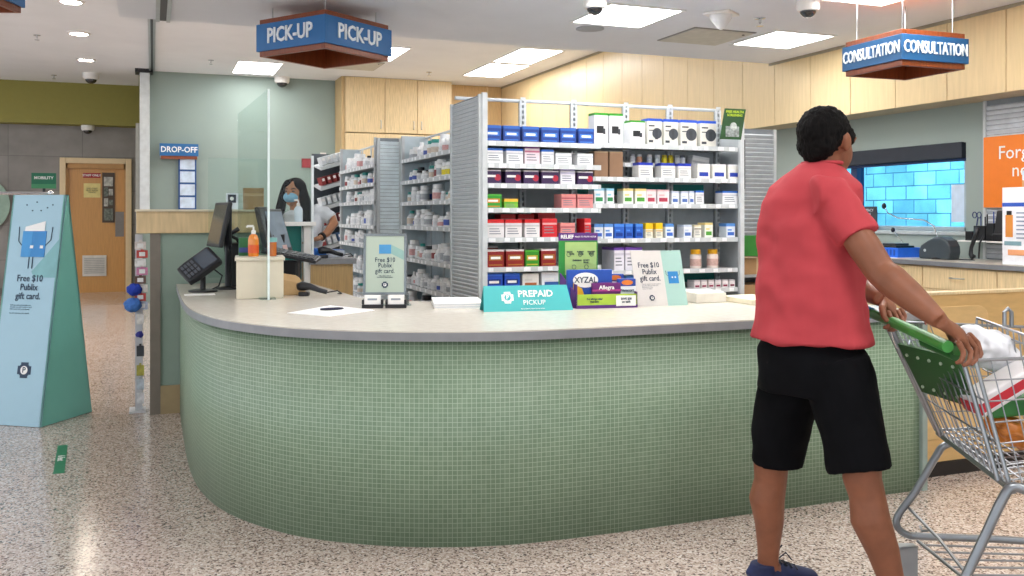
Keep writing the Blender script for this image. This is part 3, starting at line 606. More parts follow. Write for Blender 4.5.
def carton(kind, px0, px1, shelfz, ylip, where, dy=0, rot=0, hh=None, dep=.13, group=None):
    words, body, band, lab, bf, face, h = T[kind]; h = hh or h
    a = atY(px0, 200, ylip + .02 + dy).x; b = atY(px1, 200, ylip + .02 + dy).x
    w = max(.03, (b - a) - .006)
    me = carton_mesh(round(w, 2), h, dep, body, band, lab, bf, face)
    o = bpy.data.objects.new('medicine_carton', me); C.objects.link(o)
    o.location = ((a + b) / 2, ylip + .016 + dy + dep / 2, shelfz + .0005); o.rotation_euler = (0, 0, rot)
    cnt.setdefault(where, []).append((px0, o, words, group)); return o
rowsL = [
 (0, 'top left shelf', [('bluepack', 484, 501), ('bluepack', 503, 520), ('bluepack', 522, 539), ('bluepack', 541, 559), ('bluepack', 560, 576), ('bluepack', 578, 594)]),
 (1, 'second left shelf', [('whiteblue', 486, 503), ('whiteblue', 506, 523), ('whitepink', 524, 540), ('whiteblue', 541, 554), ('white', 555, 572), ('white', 577, 593)]),
 (2, 'third left shelf', [('purple', 484, 501), ('purple', 505, 521), ('purple', 523, 539), ('purple', 541, 559), ('lilac', 560, 575), ('purple', 577, 593)]),
 (3, 'fourth left shelf', [('green', 484, 502), ('lime', 504, 518), ('pink', 561, 576), ('pink', 577, 593)]),
 (4, 'fifth left shelf', [('redtop', 487, 504), ('redtop', 505, 522), ('redtop', 524, 540), ('red', 542, 557), ('pink', 560, 575), ('red', 584, 591)]),
 (5, 'sixth left shelf', [('darkred', 487, 504), ('darkred', 506, 524), ('green2', 525, 539), ('darkred', 541, 556)]),
 (6, 'seventh left shelf', [('royal', 485, 503), ('royal', 504, 520), ('stripe', 522, 539), ('oval', 541, 562)])]
for i, nm, its in rowsL:
    for k, a, b in its: carton(k, a, b, Lz[i], LY, nm, group='cartons on the left shelves')
for k in range(2):   # second row standing behind
    carton('redtop', 500 + k * 18, 516 + k * 18, Lz[4], LY, 'fifth left shelf, back row', dy=.16, hh=.16, group='cartons on the left shelves')
carton('red', 538, 555, Lz[4], LY, 'fifth left shelf, back row', dy=.16, hh=.17, group='cartons on the left shelves')
carton('darkred', 484, 498, Lz[5], LY, 'sixth left shelf, back row', dy=.16, hh=.14, group='cartons on the left shelves')
rowsR = [
 (0, 'top right shelf', [('tallgreen', 594, 608), ('tallgreen', 609, 623), ('tallgreen', 630, 645), ('tallblue', 647, 662), ('tallblue', 664, 678), ('tallblue', 680, 697), ('tallblue', 700, 716)]),
 (1, 'second right shelf', [('brown', 594, 608), ('brown', 609, 623), ('navytop', 638, 653), ('navytop', 661, 675), ('navytop', 678, 691), ('bluepatch', 697, 710), ('bluepatch', 712, 726), ('bluepatch', 728, 739)]),
 (2, 'third right shelf', [('gw', 594, 604), ('gw', 606, 614), ('yg', 623, 633), ('yg', 635, 646), ('pinkw', 646, 656), ('pinkw', 657, 669), ('bw', 671, 679), ('bw', 681, 688), ('bw', 689, 694), ('whiteblue', 695, 704), ('whiteblue', 722, 738)]),
 (3, 'fourth right shelf', [('bluetall', 594, 603), ('bluetall', 604, 613), ('blue2', 614, 624), ('blue2', 625, 633), ('blue2', 635, 643), ('yellow', 645, 653), ('yellow', 655, 663), ('bluetall', 665, 674), ('bw', 683, 692), ('creamw', 694, 701), ('yg', 704, 713), ('bluetall', 726, 735)]),
 (4, 'fifth right shelf', [('violet', 614, 624), ('violet', 625, 642)]),
 (5, 'sixth right shelf', [('smallp', 694 + k * 7, 700 + k * 7) for k in range(6)] + [('blue2', 626, 640)])]
for i, nm, its in rowsR:
    for k, a, b in its:
        hh = None
        if nm.startswith('top') and a == 630: hh = .18
        carton(k, a, b, Rz_[i], RY, nm, hh=hh, dep=.1 if k != 'violet' else .2, rot=0, group='cartons on the right shelves')
wb_ = carton('white', 690, 707, Rz_[1], RY, 'second right shelf, back row', dy=.15, hh=.17, dep=.08, group='cartons on the right shelves')
wb_.rotation_euler = (0, math.radians(8), 0); wb_.location.z += .012
for where, L in cnt.items():
    L.sort(key=lambda e: e[0])
    sh = where.replace(', back row', ''); back = 'back row' in where
    for i, (px, o, words, grp) in enumerate(L):
        l_ = f'{words}, {ORD[i]} from left{" in back row" if back else ""} on {sh}'
        if len(l_.split()) > 16: l_ = l_.replace(' from left', ' along').replace(' on ' + sh, ', ' + sh)
        if len(l_.split()) > 16: l_ = l_.replace('tall ', '', 1)
        o['label'] = l_
        o['category'] = 'carton'; o['group'] = grp
# bottles
def bottle_mesh(body, cap, lab, r, h, kind):
    k = ('b', body, cap, lab, r, h, kind)
    if k in CM: return CM[k]
    q = MB()
    if kind == 'wide': q.lathe([(r * .94, 0), (r, .006), (r, h * .68), (r * .85, h * .74), (r * .72, h * .76)], n=12); q.lathe([(r * .86, h * .76), (r * .86, h * .98), (r * .8, h)], n=12, mi=1)
    else: q.lathe([(r * .94, 0), (r, .006), (r, h * .55), (r * .5, h * .76), (r * .4, h * .8)], n=12); q.lathe([(r * .46, h * .8), (r * .46, h * .98), (r * .4, h)], n=12, mi=1)
    q.lathe([(r * 1.01, h * .14), (r * 1.01, h * .5)], n=12, mi=2)
    me = q.mesh('bottle', [mat(body, .35, var=.02), mat(cap, .4, var=.02), mat(lab, .5, var=.1, scale=60)])
    for p in me.polygons: p.use_smooth = True
    try: me.set_sharp_from_angle(angle=.6)
    except Exception: pass
    CM[k] = me; return me
BT = [('white bottle with white cap', '#eeeeee', '#f4f4f4', '#e3e4e6', 10), ('white bottle with teal cap', '#e9eeee', '#2a8f86', '#d9c9b8', 2), ('white bottle with blue label', '#eeeeee', '#f0f0f0', '#4a5fb0', 2), ('white bottle with pink label', '#eeeeee', '#f4f4f4', '#d9a3a0', 2), ('white bottle with black cap', '#e9e9e9', '#22242a', '#cfd0d2', 1), ('white bottle with grey label', '#efefef', '#e9e9e9', '#a9adb2', 3), ('white bottle with maroon label', '#efe9e6', '#f0f0f0', '#8a3a3a', 1)]
wts = [b[4] for b in BT]
def bottle(i, x, y, z, r, h, kind, label, group, name='pill_bottle'):
    b = BT[i]; o = bpy.data.objects.new(name, bottle_mesh(b[1], b[2], b[3], r, h, kind)); C.objects.link(o); o.location = (x, y, z); o.rotation_euler = (0, 0, random.uniform(0, 6))
    tag(o, label, 'bottle', group)
def side_bay(X, Y0, Y1, depth, zs, top, nm, bay, seed, per=2, panel_px=None):
    t = thing('shelving_unit', nm, 'shelving', (X, Y0, 0)); L = Y1 - Y0
    MB().bx((0, L - .02, .05), (depth + .02, L, top)).build('far_end_panel', mat('#c3d0d6', .45), t)
    MB().bx((-.005, L - .03, .05), (.02, L, top)).build('front_upright', LGREY, t); MB().bx((-.005, 0, .05), (.02, .025, top)).build('front_upright', LGREY, t)
    MB().bx((depth, 0, .05), (depth + .012, L, zs[0] - .01)).build('back_panel', mat('#b4bfc4', .45), t)
    MB().bx((0, 0, 0), (depth, L, .08)).build('plinth', mat('#6a6f73', .5), t)
    MB().tube([(depth, 0, top - .01), (depth, L, top - .01)], .011).build('top_rail', LGREY, t)
    for k in range(4): yy = L * (k + .5) / 4; MB().bx((depth - .012, yy - .012, .1), (depth + .002, yy + .012, top)).build('upright', LGREY, t)
    for z in zs: shelf_x(0, depth, 0, L, z, t, facing='-x')
    rr = random.Random(seed)
    for si, z in enumerate(zs):
        y = Y1 - .07; items = []; gapn = (zs[si - 1] - z) if si else .25
        while y > Y0 + .05:
            r = rr.choice((.026, .03, .034, .04, .046)); h = min(gapn - .05, r * rr.uniform(2.4, 3.6)); y -= r
            if y - r < Y0 + .03: break
            if rr.random() > .08:
                i = rr.choices(range(len(BT)), wts)[0]; kd = 'wide' if rr.random() < .75 else 'narrow'
                items.append((i, X + .045 + rr.uniform(0, .05), y, z + .0005, r, h, kd))
            y -= r + rr.uniform(.004, .02)
        for j, (i, x, yy, zz, r, h, kd) in enumerate(items):
            bottle(i, x, yy, zz, r, h, kd, f'{BT[i][0]}, {ORD[j]} from left on {ORD[si]} shelf of {bay}', 'bottles in ' + bay)
    return t
side_bay(2.06, 6.45, 7.98, .22, [1.905, 1.714, 1.53, 1.325, 1.05, .82, .6], 2.12, 'grey open shelving bay of white pill bottles, nearer one', 'nearer bottle bay', 3)
side_bay(1.86, 8.16, 9.8, .2, [1.88, 1.71, 1.545, 1.32, 1.14, .89, .65], 2.12, 'grey open shelving bay of white pill bottles, farther one', 'farther bottle bay', 5)
t = thing('slatted_panel', 'pale blue-grey slatted end panel between the two bottle bays', 'panel', (1.865, 8.1, 0))
slats(.225, 2.11, .033, .008, Matrix(), 'slats', t, mat('#e6f0f4', .4), z0=.05, up=.8)
# stock items in front of bay B etc: yellow labels
for k in range(2): tag(bpy.data.objects.new('pill_bottle', bottle_mesh('#efefe8', '#f2f2f2', '#e3cf1c', .04, .11, 'wide')), f'white bottle with bright yellow label, {("left", "right")[k]} of the two in nearer bay', 'bottle', 'bottles in nearer bottle bay'); o = bpy.data.objects.get('pill_bottle')
ys = [o for o in bpy.data.objects if o.name.startswith('pill_bottle') and not o.users_collection]
for k, o in enumerate(ys): C.objects.link(o); o.location = (2.075 + .03, 6.78 - k * .1, 1.7145)
# remove bottles that overlap those two
for o in list(C.objects):
    if o.name.startswith('pill_bottle') and o not in ys and abs(o.location.z - 1.7145) < .01 and 6.6 < o.location.y < 6.87 and o.location.x > 2: bpy.data.objects.remove(o)
# sloped bin rack behind
t = thing('sloped_rack', 'dark rack with sloping white shelves of files beside the woman', 'shelving', (1.69, 10.0, 0), math.radians(8))
MB().bx((.0, .32, .1), (.36, .34, 2.1)).bx((.34, 0, .1), (.36, .34, 2.12), 1).bx((0, 0, 0), (.36, .34, .1)).build('rack_body', [mat('#4a5056', .6), LGREY], t)
for k in range(7):
    z = 2.0 - k * .22; q = MB().add([(0, 0, z - .1), (.34, 0, z + .0), (.34, .3, z + .06), (0, .3, z - .04), (0, 0, z - .06), (.34, 0, z + .04), (.34, .3, z + .07), (0, .3, z - .03)], [(0, 1, 2, 3), (7, 6, 5, 4), (0, 4, 5, 1), (1, 5, 6, 2), (3, 2, 6, 7), (0, 3, 7, 4)]); q.build('shelf', LGREY, t)
    rr = random.Random(k)
    if k < 6:
        cs = ['#d9dcde', '#8c2a2a', '#c9cdd0', '#5a7fae', '#e3e3e3']
        for j in range(5):
            x = .03 + j * .062; zb = z - .1 + x * .29
            M = Matrix.Translation((x, .1, zb + .06)) @ Matrix.Rotation(-.28, 4, 'Y')
            o = MB().box((.02, 0, .035), (.045, .14, .085), 0).box((.02, -.071, .05), (.03, .002, .03), 1).build('file_box', [mat(['#d9dcde', '#8c2a2a'][1 if k == 1 and j < 4 else 0] if k < 2 else cs[rr.randrange(5)], .5), PAPER], bevel=.002); o.data.transform(M)
            o.matrix_world = Matrix.Translation((1.69, 10.0, 0)) @ Rz(math.radians(8))
            tag(o, f'file box, {ORD[j]} from left on the {ORD[k]} sloping shelf of dark rack', 'box', 'file boxes on the sloping rack')
# small slatted unit at right of main shelving
t = thing('slatted_panel', 'grey slatted panel right of the main shelving, behind the man', 'panel', (4.42, 6.62, 0))
slats(.62, 2.16, .038, .012, Matrix(), 'slats', t, mat('#b2b9be', .4), z0=.05)
for k, z in enumerate((2.04, 1.85, 1.62)):
    MB().bx((.0, -.08, z - .03), (.05, -.02, z + .03)).build('clip', LGREY, t)
t = thing('low_shelf', 'low shelf end with green sign panel beside the main shelving', 'shelving', (4.275, 6.05, 0))
MB().bx((0, 0, 0), (.02, .4, 1.1)).bx((.58, 0, 0), (.6, .4, 1.1)).bx((0, .38, 0), (.6, .4, 1.1)).build('frame', mat('#565b5e', .5), t)
for z in (.5, .74, .95): MB().bx((.02, 0, z - .02), (.58, .38, z)).build('shelf', GREYP, t)
MB().bx((-.02, -.03, 1.1), (.66, -.01, 1.26)).build('green_sign', mat('#2c7a2c', .5), t)
text('WELL STOCKED', .05, mat('#dfe7d2', .5), t, (.33, -.032, 1.14), bold=.02); text('STAY', .04, mat('#dfe7d2', .5), t, (.2, -.032, 1.2), bold=.02)
for k, z in enumerate((.9505, .7405)):
    tag(MB().bx((0, 0, 0), (.26, .25, .13)).bx((.12, -.001, 0), (.14, .251, .131), 1).build('cardboard_box', [mat('#a8845c', .7), mat('#c9b38a', .5)], loc=(4.32, 6.07, z), bevel=.003), f'brown cardboard box under green sign, {("upper", "lower")[k]} one', 'box', 'boxes under the green sign')
# green poster on top right of main shelving
a = atY(720, 139, 5.93)
t = thing('shelf_poster', 'dark green leaning poster at the right end of top shelf', 'poster', (a.x, 5.93, a.z), 0)
h_ = .235; M = Matrix.Shear('XY', 4, (0, 0)) 
q = MB().add([(0, 0, 0), (.19, 0, 0), (.235, .0, h_), (.045, 0, h_), (0, .006, 0), (.19, .006, 0), (.235, .006, h_), (.045, .006, h_)], [(0, 1, 2, 3), (7, 6, 5, 4), (0, 4, 5, 1), (1, 5, 6, 2), (2, 6, 7, 3), (3, 7, 4, 0)]).build('board', mat('#1f4a22', .5, var=.2, scale=12), t)
text('FREE HEALTH\nSCREENING', .026, mat('#b8d23a', .5), t, (.132, -.003, h_ * .84), bold=.02)
MB().bx((.05, -.003, .02), (.17, 0, .1)).lathe([(.03, -.004), (.03, 0)], (.12, 0, .1), 16, 1, axis='y').build('printed_picture', [mat('#8d9492', .5, var=.4, scale=40), mat('#b4b8b4', .5, var=.3, scale=40)], t)
# amber bottles with gold caps, little bottles
for k, px in enumerate((697, 714)):
    p = atY(px, 200, 6.05); o = bpy.data.objects.new('vitamin_bottle', bottle_mesh('#e6d8d0', '#d9a012', '#c9a49a', .044, .145, 'wide')); C.objects.link(o); o.location = (p.x, 6.07, Rz_[4] + .0005); tag(o, f'white bottle with wide gold cap, {("left", "right")[k]} one of the pair', 'bottle', 'gold capped bottles')
for k, (px, c_, cp, nm) in enumerate([(631, '#dfe2e8', '#c9cdd6', 'silver grey'), (638, '#d9a080', '#e6e6e6', 'peach'), (648, '#dfe6ea', '#f0f0f0', 'clear white'), (656, '#e6ece8', '#eaeaea', 'white'), (663, '#e3d21e', '#c9b010', 'yellow'), (669, '#e0cc1a', '#b9a010', 'yellow'), (676, '#dfe3e6', '#9aa4ac', 'pale grey'), (681, '#d5dade', '#6a747c', 'grey capped')]):
    p = atY(px, 200, 6.18); o = bpy.data.objects.new('small_bottle', bottle_mesh(c_, cp, c_, .022, .07, 'wide')); C.objects.link(o); o.location = (p.x, 6.16, 1.8105); tag(o, f'small {nm} bottle, {ORD[k]} from left on the short shelf', 'bottle', 'small bottles on the short shelf')

# ============================================================ RIGHT COUNTER, WINDOW THINGS
t = thing('back_counter', 'light wood drawer counter with grey top under the window', 'counter', (5.75, 2.2, 0))
MB().bx((-.03, 0, 1.02), (.57, 5.9, 1.055)).build('edge_band', mat('#77797e', .4), t)
MB().bx((-.03, 0, 1.055), (.57, 5.9, 1.06)).build('counter_top', mat('#b9b3a8', .35), t)
MB().bx((.02, 0, .1), (.57, 5.9, 1.02)).bx((.06, 0, 0), (.57, 5.9, .1), 1).build('body', [MAPLED, BLACK], t)
yb = [0, .75, 1.45, 2.08, 2.78, 3.48, 4.18, 4.9, 5.6]
for i in range(len(yb) - 1):
    for z0, z1 in ((.84, 1.01), (.56, .835), (.12, .555)):
        dw = MB().bx((0, yb[i] + .005, z0), (.02, yb[i + 1] - .005, z1)).build('drawer', MAPLE, t, bevel=.002)
        c_ = (yb[i] + yb[i + 1]) / 2; zc = z0 + (z1 - z0) * .55; MB().tube([(0, c_ - .06, zc), (-.03, c_ - .055, zc), (-.03, c_ + .055, zc), (0, c_ + .06, zc)], .005).build('handle', STEEL, dw, smooth=True)
TZ = 1.06
# domed microphone base
t = thing('intercom_base', 'dark grey rounded intercom box on the back counter', 'intercom', (5.98, 5.72, TZ))
pr_ = [(-.17, 0), (.14, 0), (.155, .06), (.15, .11), (.12, .155), (.06, .185), (-.01, .18), (-.08, .15), (-.15, .11), (-.17, .07)]
M = Matrix.Translation((0, 0, 0)) @ Rz(-PI / 2)
o = MB().prismf(pr_, -.06, .06).build('housing', mat('#3d464c', .45), t, bevel=.015, seg=3); o.data.transform(M)
MB().lathe([(.012, -.064), (.012, -.058)], (-.1, 0, .07), 10, axis='y').build('button', LGREY, t).data.transform(M)
t = thing('gooseneck_microphone', 'long curved gooseneck microphone in front of the window', 'microphone', (5.95, 5.92, TZ))
p0 = atX(938, 236, 5.95); pts = [(938, 238), (934, 226), (924, 220), (912, 219), (898, 218), (888, 213), (884, 206)]
P3 = [atX(a, b, 5.95) - Vector((5.95, 5.92, TZ)) for a, b in pts]
b0_ = Vector((0, P3[0].y, 0)); MB().tube([b0_] + P3, .005).build('neck', CHROME, t, smooth=True)
MB().ell(P3[-1], (.02, .02, .028)).build('foam_tip', BLACK, t, smooth='all'); MB().lathe([(.05, .0), (.05, .012), (.012, .02)], b0_, 16).build('base', BLACK, t)
t = thing('gooseneck_microphone', 'short straight stalk microphone beside the blue tray', 'microphone', (6.1, 6.2, TZ))
P3 = [atX(a, b, 6.1) - Vector((6.1, 6.2, TZ)) for a, b in [(903, 243), (893, 230)]]
MB().tube([(0, P3[0].y, 0)] + P3, .004).build('neck', CHROME, t); MB().ell(P3[-1], (.018, .018, .022)).build('foam_tip', BLACK, t, smooth='all')
MB().lathe([(.04, .0), (.04, .01), (.012, .015)], (0, P3[0].y, 0), 16).build('base', BLACK, t)
t = thing('blue_tray', 'bright blue plastic tray on the back counter', 'tray', (5.93, 6.18, TZ))
q = MB().bx((-.14, -.2, 0), (.14, .2, .006))
for lo, hi in [((-.14, -.2, .006), (-.132, .2, .085)), ((.132, -.2, .006), (.14, .2, .085)), ((-.132, -.2, .006), (.132, -.192, .085)), ((-.132, .192, .006), (.132, .2, .085))]: q.bx(lo, hi)
for k in range(9): q.bx((-.143, -.17 + k * .04, .02), (-.14, -.15 + k * .04, .07), 1)
q.build('tray_body', [mat('#2a6fe6', .4), mat('#1a52b8', .4)], t, bevel=.003)
tag(MB().bx((-.1, -.12, 0), (.1, .1, .035)).bx((-.08, -.09, .035), (.07, .06, .055), 1).build('card_reader', [BLACK, mat('#2c3038', .4)], loc=(5.93, 6.16, TZ + .065), bevel=.006), 'black handset block lying in the bright blue tray', 'device')
tag(MB().bx((0, 0, 0), (.3, .5, .004)).build('paper_sheet', PAPER, loc=(5.75, 5.95, TZ)), 'white sheets at the front edge of back counter', 'paper')
tag(MB().bx((0, 0, 0), (.2, .25, .012)).bx((.01, .01, .012), (.19, .24, .02), 1).build('notebook', [BLACK, mat('#3b4a5c', .5)], loc=(5.9, 6.5, TZ)), 'thin dark notebook beside the blue tray', 'notebook')
a = atX(857, 208, 6.33); b = atX(877, 233, 6.33)
sg = tag(MB().bx((6.325, b.y, 1.27), (6.335, a.y, 1.5)).build('hours_sign', mat('#363a40', .5)), 'dark sign with small white writing at window corner', 'sign')
text('PHARMACY\nHOURS\nMon-Fri  9-9\nSat  9-7\nSun  11-6', .036, mat('#c9ced6', .5), sg, (6.322, (a.y + b.y) / 2, 1.385), rz=-PI / 2, lead=1.1)
tag(MB().bx((6.4, 5.86, 1.36), (6.405, 6.0, 1.68)).build('window_notice', mat('#c9d9ea', .6)), 'pale blank paper notice on right side of the window', 'notice')
# louver + orange poster
t = thing('slatted_panel', 'white slatted wall panel above the orange poster', 'panel', (6.33, 5.6, 1.05))
slats(1.6, 1.3, .04, .012, Rz(-PI / 2), 'slats', t, mat('#c9cdd2', .4), z0=.0)
p = thing('orange_poster', 'orange wall poster with white lettering at right edge', 'poster', (6.3, 5.58, 1.48))
MB().bx((-.004, -1.1, 0), (.004, 0, .57)).build('poster_sheet', mat('#f07f1c', .5, var=.02), p)
text('Forget\n   not.', .15, PAPER, p, (-.007, -.14, .36), rz=-PI / 2, align='LEFT', lead=.95)
t = thing('wall_shelf', 'small white wall shelf above the back counter', 'shelf', (6.2, 5.62, 1.215))
MB().bx((-.08, -.5, -.012), (.15, .06, 0)).bx((.1, -.5, 0), (.105, .02, .1), 1).build('board', [WHITE, mat('#dfe6ee', .4)], t, bevel=.003)
t = thing('desk_organiser', 'black desk organiser with pens on the small wall shelf', 'organiser', (6.18, 5.52, 1.215))
q = MB(); 
for (y0, y1, h) in ((.02, .09, .075), (-.1, .01, .12), (-.18, -.11, .14)): q.bx((-.05, y0, 0), (.05, y1, h))
q.build('body', mat('#17181c', .4), t, bevel=.004)
for k, (y, z, c_) in enumerate([(-.02, .2, '#20357a'), (-.06, .19, '#2a2c33'), (-.08, .21, '#15151a'), (-.14, .23, '#2a4a9a')]): MB().tube([(0, y, .1), (.01, y + .01, z)], .005).build('pen', mat(c_, .4), t)
q = MB(); 
for s in (-1, 1): q.tube([(0, .01 + s * .022 + .02 * math.cos(a * PI / 6), .2 + .024 * math.sin(a * PI / 6)) for a in range(12)], .004, 6, closed=True)
q.tube([(0, -.0, .18), (0, .015, .1)], .005)
tag(q.build('scissors', mat('#1a2a66', .4), loc=(6.18, 5.53, 1.22)), 'dark blue handled scissors standing in the black organiser', 'scissors')
t = thing('telephone_handset', 'black telephone handset hanging by its coil below wall shelf', 'telephone', (6.02, 5.42, TZ))
MB().tube([(0, -.03, .26), (0, -.01, .2), (0, .03, .1), (0, .035, .05), (0, .01, .025)], [(.02, .016), (.018, .014), (.016, .012), (.018, .015), (.026, .02)], 10).build('handset', mat('#1a1b1f', .35), t, smooth='all')
pts = [(0, .09 + .01 * math.cos(k * 1.2), .03 + k * .0 + .01 * math.sin(k * 1.2) + .0) for k in range(1)]
MB().tube([(0, -.04, .02), (0, -.05, .14), (.03, -.06, .2)], .007).build('coil_cord', BLACK, t)
MB().tube([(0, .0, .006), (-.01, .15, .006), (0, .2, .02), (.0, .26, .006)], .004).build('cable', BLACK, t)
t = thing('desk_telephone', 'black wall telephone beside the organiser on the shelf', 'telephone', (6.18, 5.3, 1.215))
MB().prism([(-.06, -.05), (.06, -.05), (.06, .05), (-.06, .05)], 0, .06).add([(-.05, -.04, .06), (.05, -.04, .06), (.05, .04, .06), (-.05, .04, .06), (-.03, -.03, .24), (.05, -.03, .24), (.05, .03, .24), (-.03, .03, .24)], [(0, 1, 5, 4), (1, 2, 6, 5), (2, 3, 7, 6), (3, 0, 4, 7), (4, 5, 6, 7)]).build('cradle', BLACK, t, bevel=.008)
# big white shipping carton at right edge
t = thing('shipping_carton', 'tall white printed carton at right edge on the back counter', 'carton', (5.78, 4.96, TZ))
MB().bx((0, -.4, 0), (.4, .0, .56)).bx((-.001, -.401, .42), (.401, .001, .45), 1).build('box', [mat('#e9e9ee', .5), mat('#2b55b8', .5)], t, bevel=.003)
q = MB().bx((-.003, -.09, .2), (0, -.03, .36)).bx((-.004, -.08, .36), (0, -.04, .39), 1).bx((-.003, -.16, .14), (0, -.02, .17), 2).bx((-.003, -.22, .07), (0, -.05, .11), 3)
q.build('label_print', [mat('#d98a3a', .5), BLACK, mat('#7a9aa4', .5), mat('#e6a070', .6)], t)
q = MB(); 
for k in range(7): q.bx((-.003, -.2, .19 + k * .03), (0, -.12, .2 + k * .03))
q.build('barcode', mat('#8a94a8', .6), t)
t2 = tag(MB().bx((0, -.3, 0), (.25, 0, .12)).bx((-.001, -.301, .0), (.0, 0, .05), 1).build('small_carton', [mat('#d8e2ee', .5), mat('#d29a6a', .6)], loc=(5.86, 4.86, TZ + .562)), 'small blue and white carton on top of the tall one', 'carton')

# ============================================================ THINGS ON THE MAIN COUNTER
CZ = .9252
# prepaid tent
t = thing('tent_card', 'turquoise tent card reading PREPAID PICKUP on the counter', 'tent card', (1.57, 4.42, CZ), math.radians(-8.5))
TQ = mat('#45b3b4', .5, var=.02)
M0 = Matrix()
q = MB().add([(0, 0, 0), (.475, 0, 0), (.455, .055, .125), (.01, .055, .125), (0, .003, 0), (.475, .003, 0), (.455, .058, .125), (.01, .058, .125)], [(0, 1, 2, 3), (7, 6, 5, 4), (0, 4, 5, 1), (1, 5, 6, 2), (2, 6, 7, 3), (3, 7, 4, 0)])
q.build('front_flap', TQ, t)
q = MB().add([(0, .11, 0), (.475, .11, 0), (.455, .058, .125), (.01, .058, .125), (0, .113, 0), (.475, .113, 0), (.455, .06, .128), (.01, .06, .128)], [(0, 1, 2, 3), (7, 6, 5, 4), (0, 4, 5, 1), (1, 5, 6, 2), (2, 6, 7, 3), (3, 7, 4, 0)]).build('back_flap', mat('#3a9fa0', .5), t)
tl = math.atan2(.055, .125)
text('PREPAID', .05, PAPER, t, (.28, .034, .085), tilt=-tl, bold=.02); text('PICKUP', .036, PAPER, t, (.27, .014, .042), tilt=-tl); text('Ask us about prepaid pickup today.', .009, PAPER, t, (.26, .002, .012), tilt=-tl)
LM = Matrix.Translation((.13, .028, .068)) @ Matrix.Rotation(-tl, 4, 'X'); logo(LM, t, 0, 0, .062, PAPER, TQ)
# Xyzal display
t = thing('allergy_display', 'purple and green cardboard allergy display with a printed back card', 'counter display', (2.06, 4.40, CZ), math.radians(-9)); t.scale = (1.0, 1, 1.06)
PUR = mat('#5c2b7c', .5); GRN = mat('#2f8f3c', .5); LIME = mat('#a9c77a', .5)
MB().bx((-.035, .15, .0), (.185, .156, .335), 0).bx((-.035, .149, .335), (.185, .157, .375), 1).bx((-.0, .147, .16), (.178, .15, .328), 2).build('back_card', [GRN, PUR, LIME], t)
text('RELIEF', .026, PAPER, t, (-.025, .147, .355), bold=.03, align='LEFT'); text('MADE TO MOVE FASTER', .011, PAPER, t, (.115, .147, .355))
text('ITCHY        RUNNY       WATERY\nNOSE        NOSE          EYES\n\n\nSNEEZING   STUFFY\n                  NOSE', .011, NAVY, t, (.09, .1455, .25), bold=.02)
q = MB()
for (x, z) in [(.02, .265), (.085, .265), (.15, .265), (.05, .2), (.12, .2)]: q.tube([(x + .011 * math.cos(a * PI / 6), .146, z + .011 * math.sin(a * PI / 6)) for a in range(12)], .0012, 5, closed=True)
q.build('symptom_icons', NAVY, t)
MB().bx((.02, 0, 0), (.36, .006, .07), 0).bx((.02, .006, 0), (.36, .15, .01), 1).bx((.02, 0, 0), (.026, .15, .12), 1).bx((.354, 0, 0), (.36, .15, .08), 1).bx((.02, -.002, .0), (.36, .002, .016), 1).build('tray', [mat('#a6c63f', .5), PUR], t)
MB().add([(-.03, .15, 0), (.02, 0, 0), (.02, 0, .07), (-.03, .15, .17), (-.024, .15, 0), (.026, 0, 0), (.026, 0, .07), (-.024, .15, .17)], [(0, 1, 2, 3), (7, 6, 5, 4), (0, 4, 5, 1), (1, 5, 6, 2), (2, 6, 7, 3), (3, 7, 4, 0)]).build('side_wing', PUR, t)
text('For allergy relief\nthat lasts', .013, NAVY, t, (.12, -.003, .04), bold=.02); 
MB().bx((.24, -.004, .01), (.35, -.001, .062)).build('offer_sticker', PAPER, t); text('SAVE $20\non each', .015, NAVY, t, (.295, -.006, .038), bold=.03)
t = thing('xyzal_carton', '', 'carton', (2.085, 4.45, CZ + .012), math.radians(-9)); t.name = 'blue_medicine_box'; t['label'] = 'large blue medicine box with white oval reading XYZAL in the display'; t['group'] = 'boxes in the allergy display'
MB().bx((-.03, 0, 0), (.22, .03, .19)).build('box', mat('#1e4fae', .4), t, bevel=.004)
MB().lathe([(.05, -.003), (.05, 0)], (0, 0, 0), 30, axis='y').build('oval', PAPER, t).data.transform(Matrix.Translation((.07, 0, .135)) @ Matrix.Diagonal((1.4, 1, .8, 1)))
text('XYZAL', .045, NAVY, t, (.07, -.0045, .135), bold=.01, xs=.9); MB().add([(.0, -.003, 0), (.08, -.003, 0), (.05, -.003, .09), (.0, -.003, .12)], [(0, 1, 2, 3)]).build('yellow_swoosh', mat('#f0b92a', .4), t)
t = thing('purple_medicine_box', 'purple medicine box leaning low in front of the blue one', 'carton', (2.18, 4.41, CZ + .012), math.radians(-9), 'boxes in the allergy display')
MB().bx((0, 0, 0), (.16, .03, .12)).build('box', mat('#6b1f6e', .4), t, bevel=.004); text('Allegra', .03, PAPER, t, (.08, -.002, .095), bold=.02); MB().bx((0, -.001, .075), (.16, 0, .085)).build('stripe', mat('#b43a8a', .4), t)
for k, (x, y, z, lb) in enumerate([(2.285, 4.47, .035, 'blue and white medicine box upper right in the allergy display'), (2.325, 4.41, .012, 'blue and white medicine box nearest in the allergy display')]):
    t = thing('nasal_spray_box', lb, 'carton', (x, y - .02, CZ + z), math.radians(-9), 'boxes in the allergy display')
    MB().bx((0, 0, 0), (.1, .03, .1)).bx((0, 0, .1), (.1, .03, .14), 1).build('box', [mat('#e6e9f0', .4), mat('#2347a5', .4)], t, bevel=.004)
    MB().lathe([(.02, -.003), (.02, 0)], n=20, axis='y').build('oval', mat('#e07b2c', .4), t).data.transform(Matrix.Translation((.05, 0, .12)) @ Matrix.Diagonal((1.6, 1, .7, 1)))
    text('Nasacort', .02, NAVY, t, (.05, -.002, .078), bold=.03)
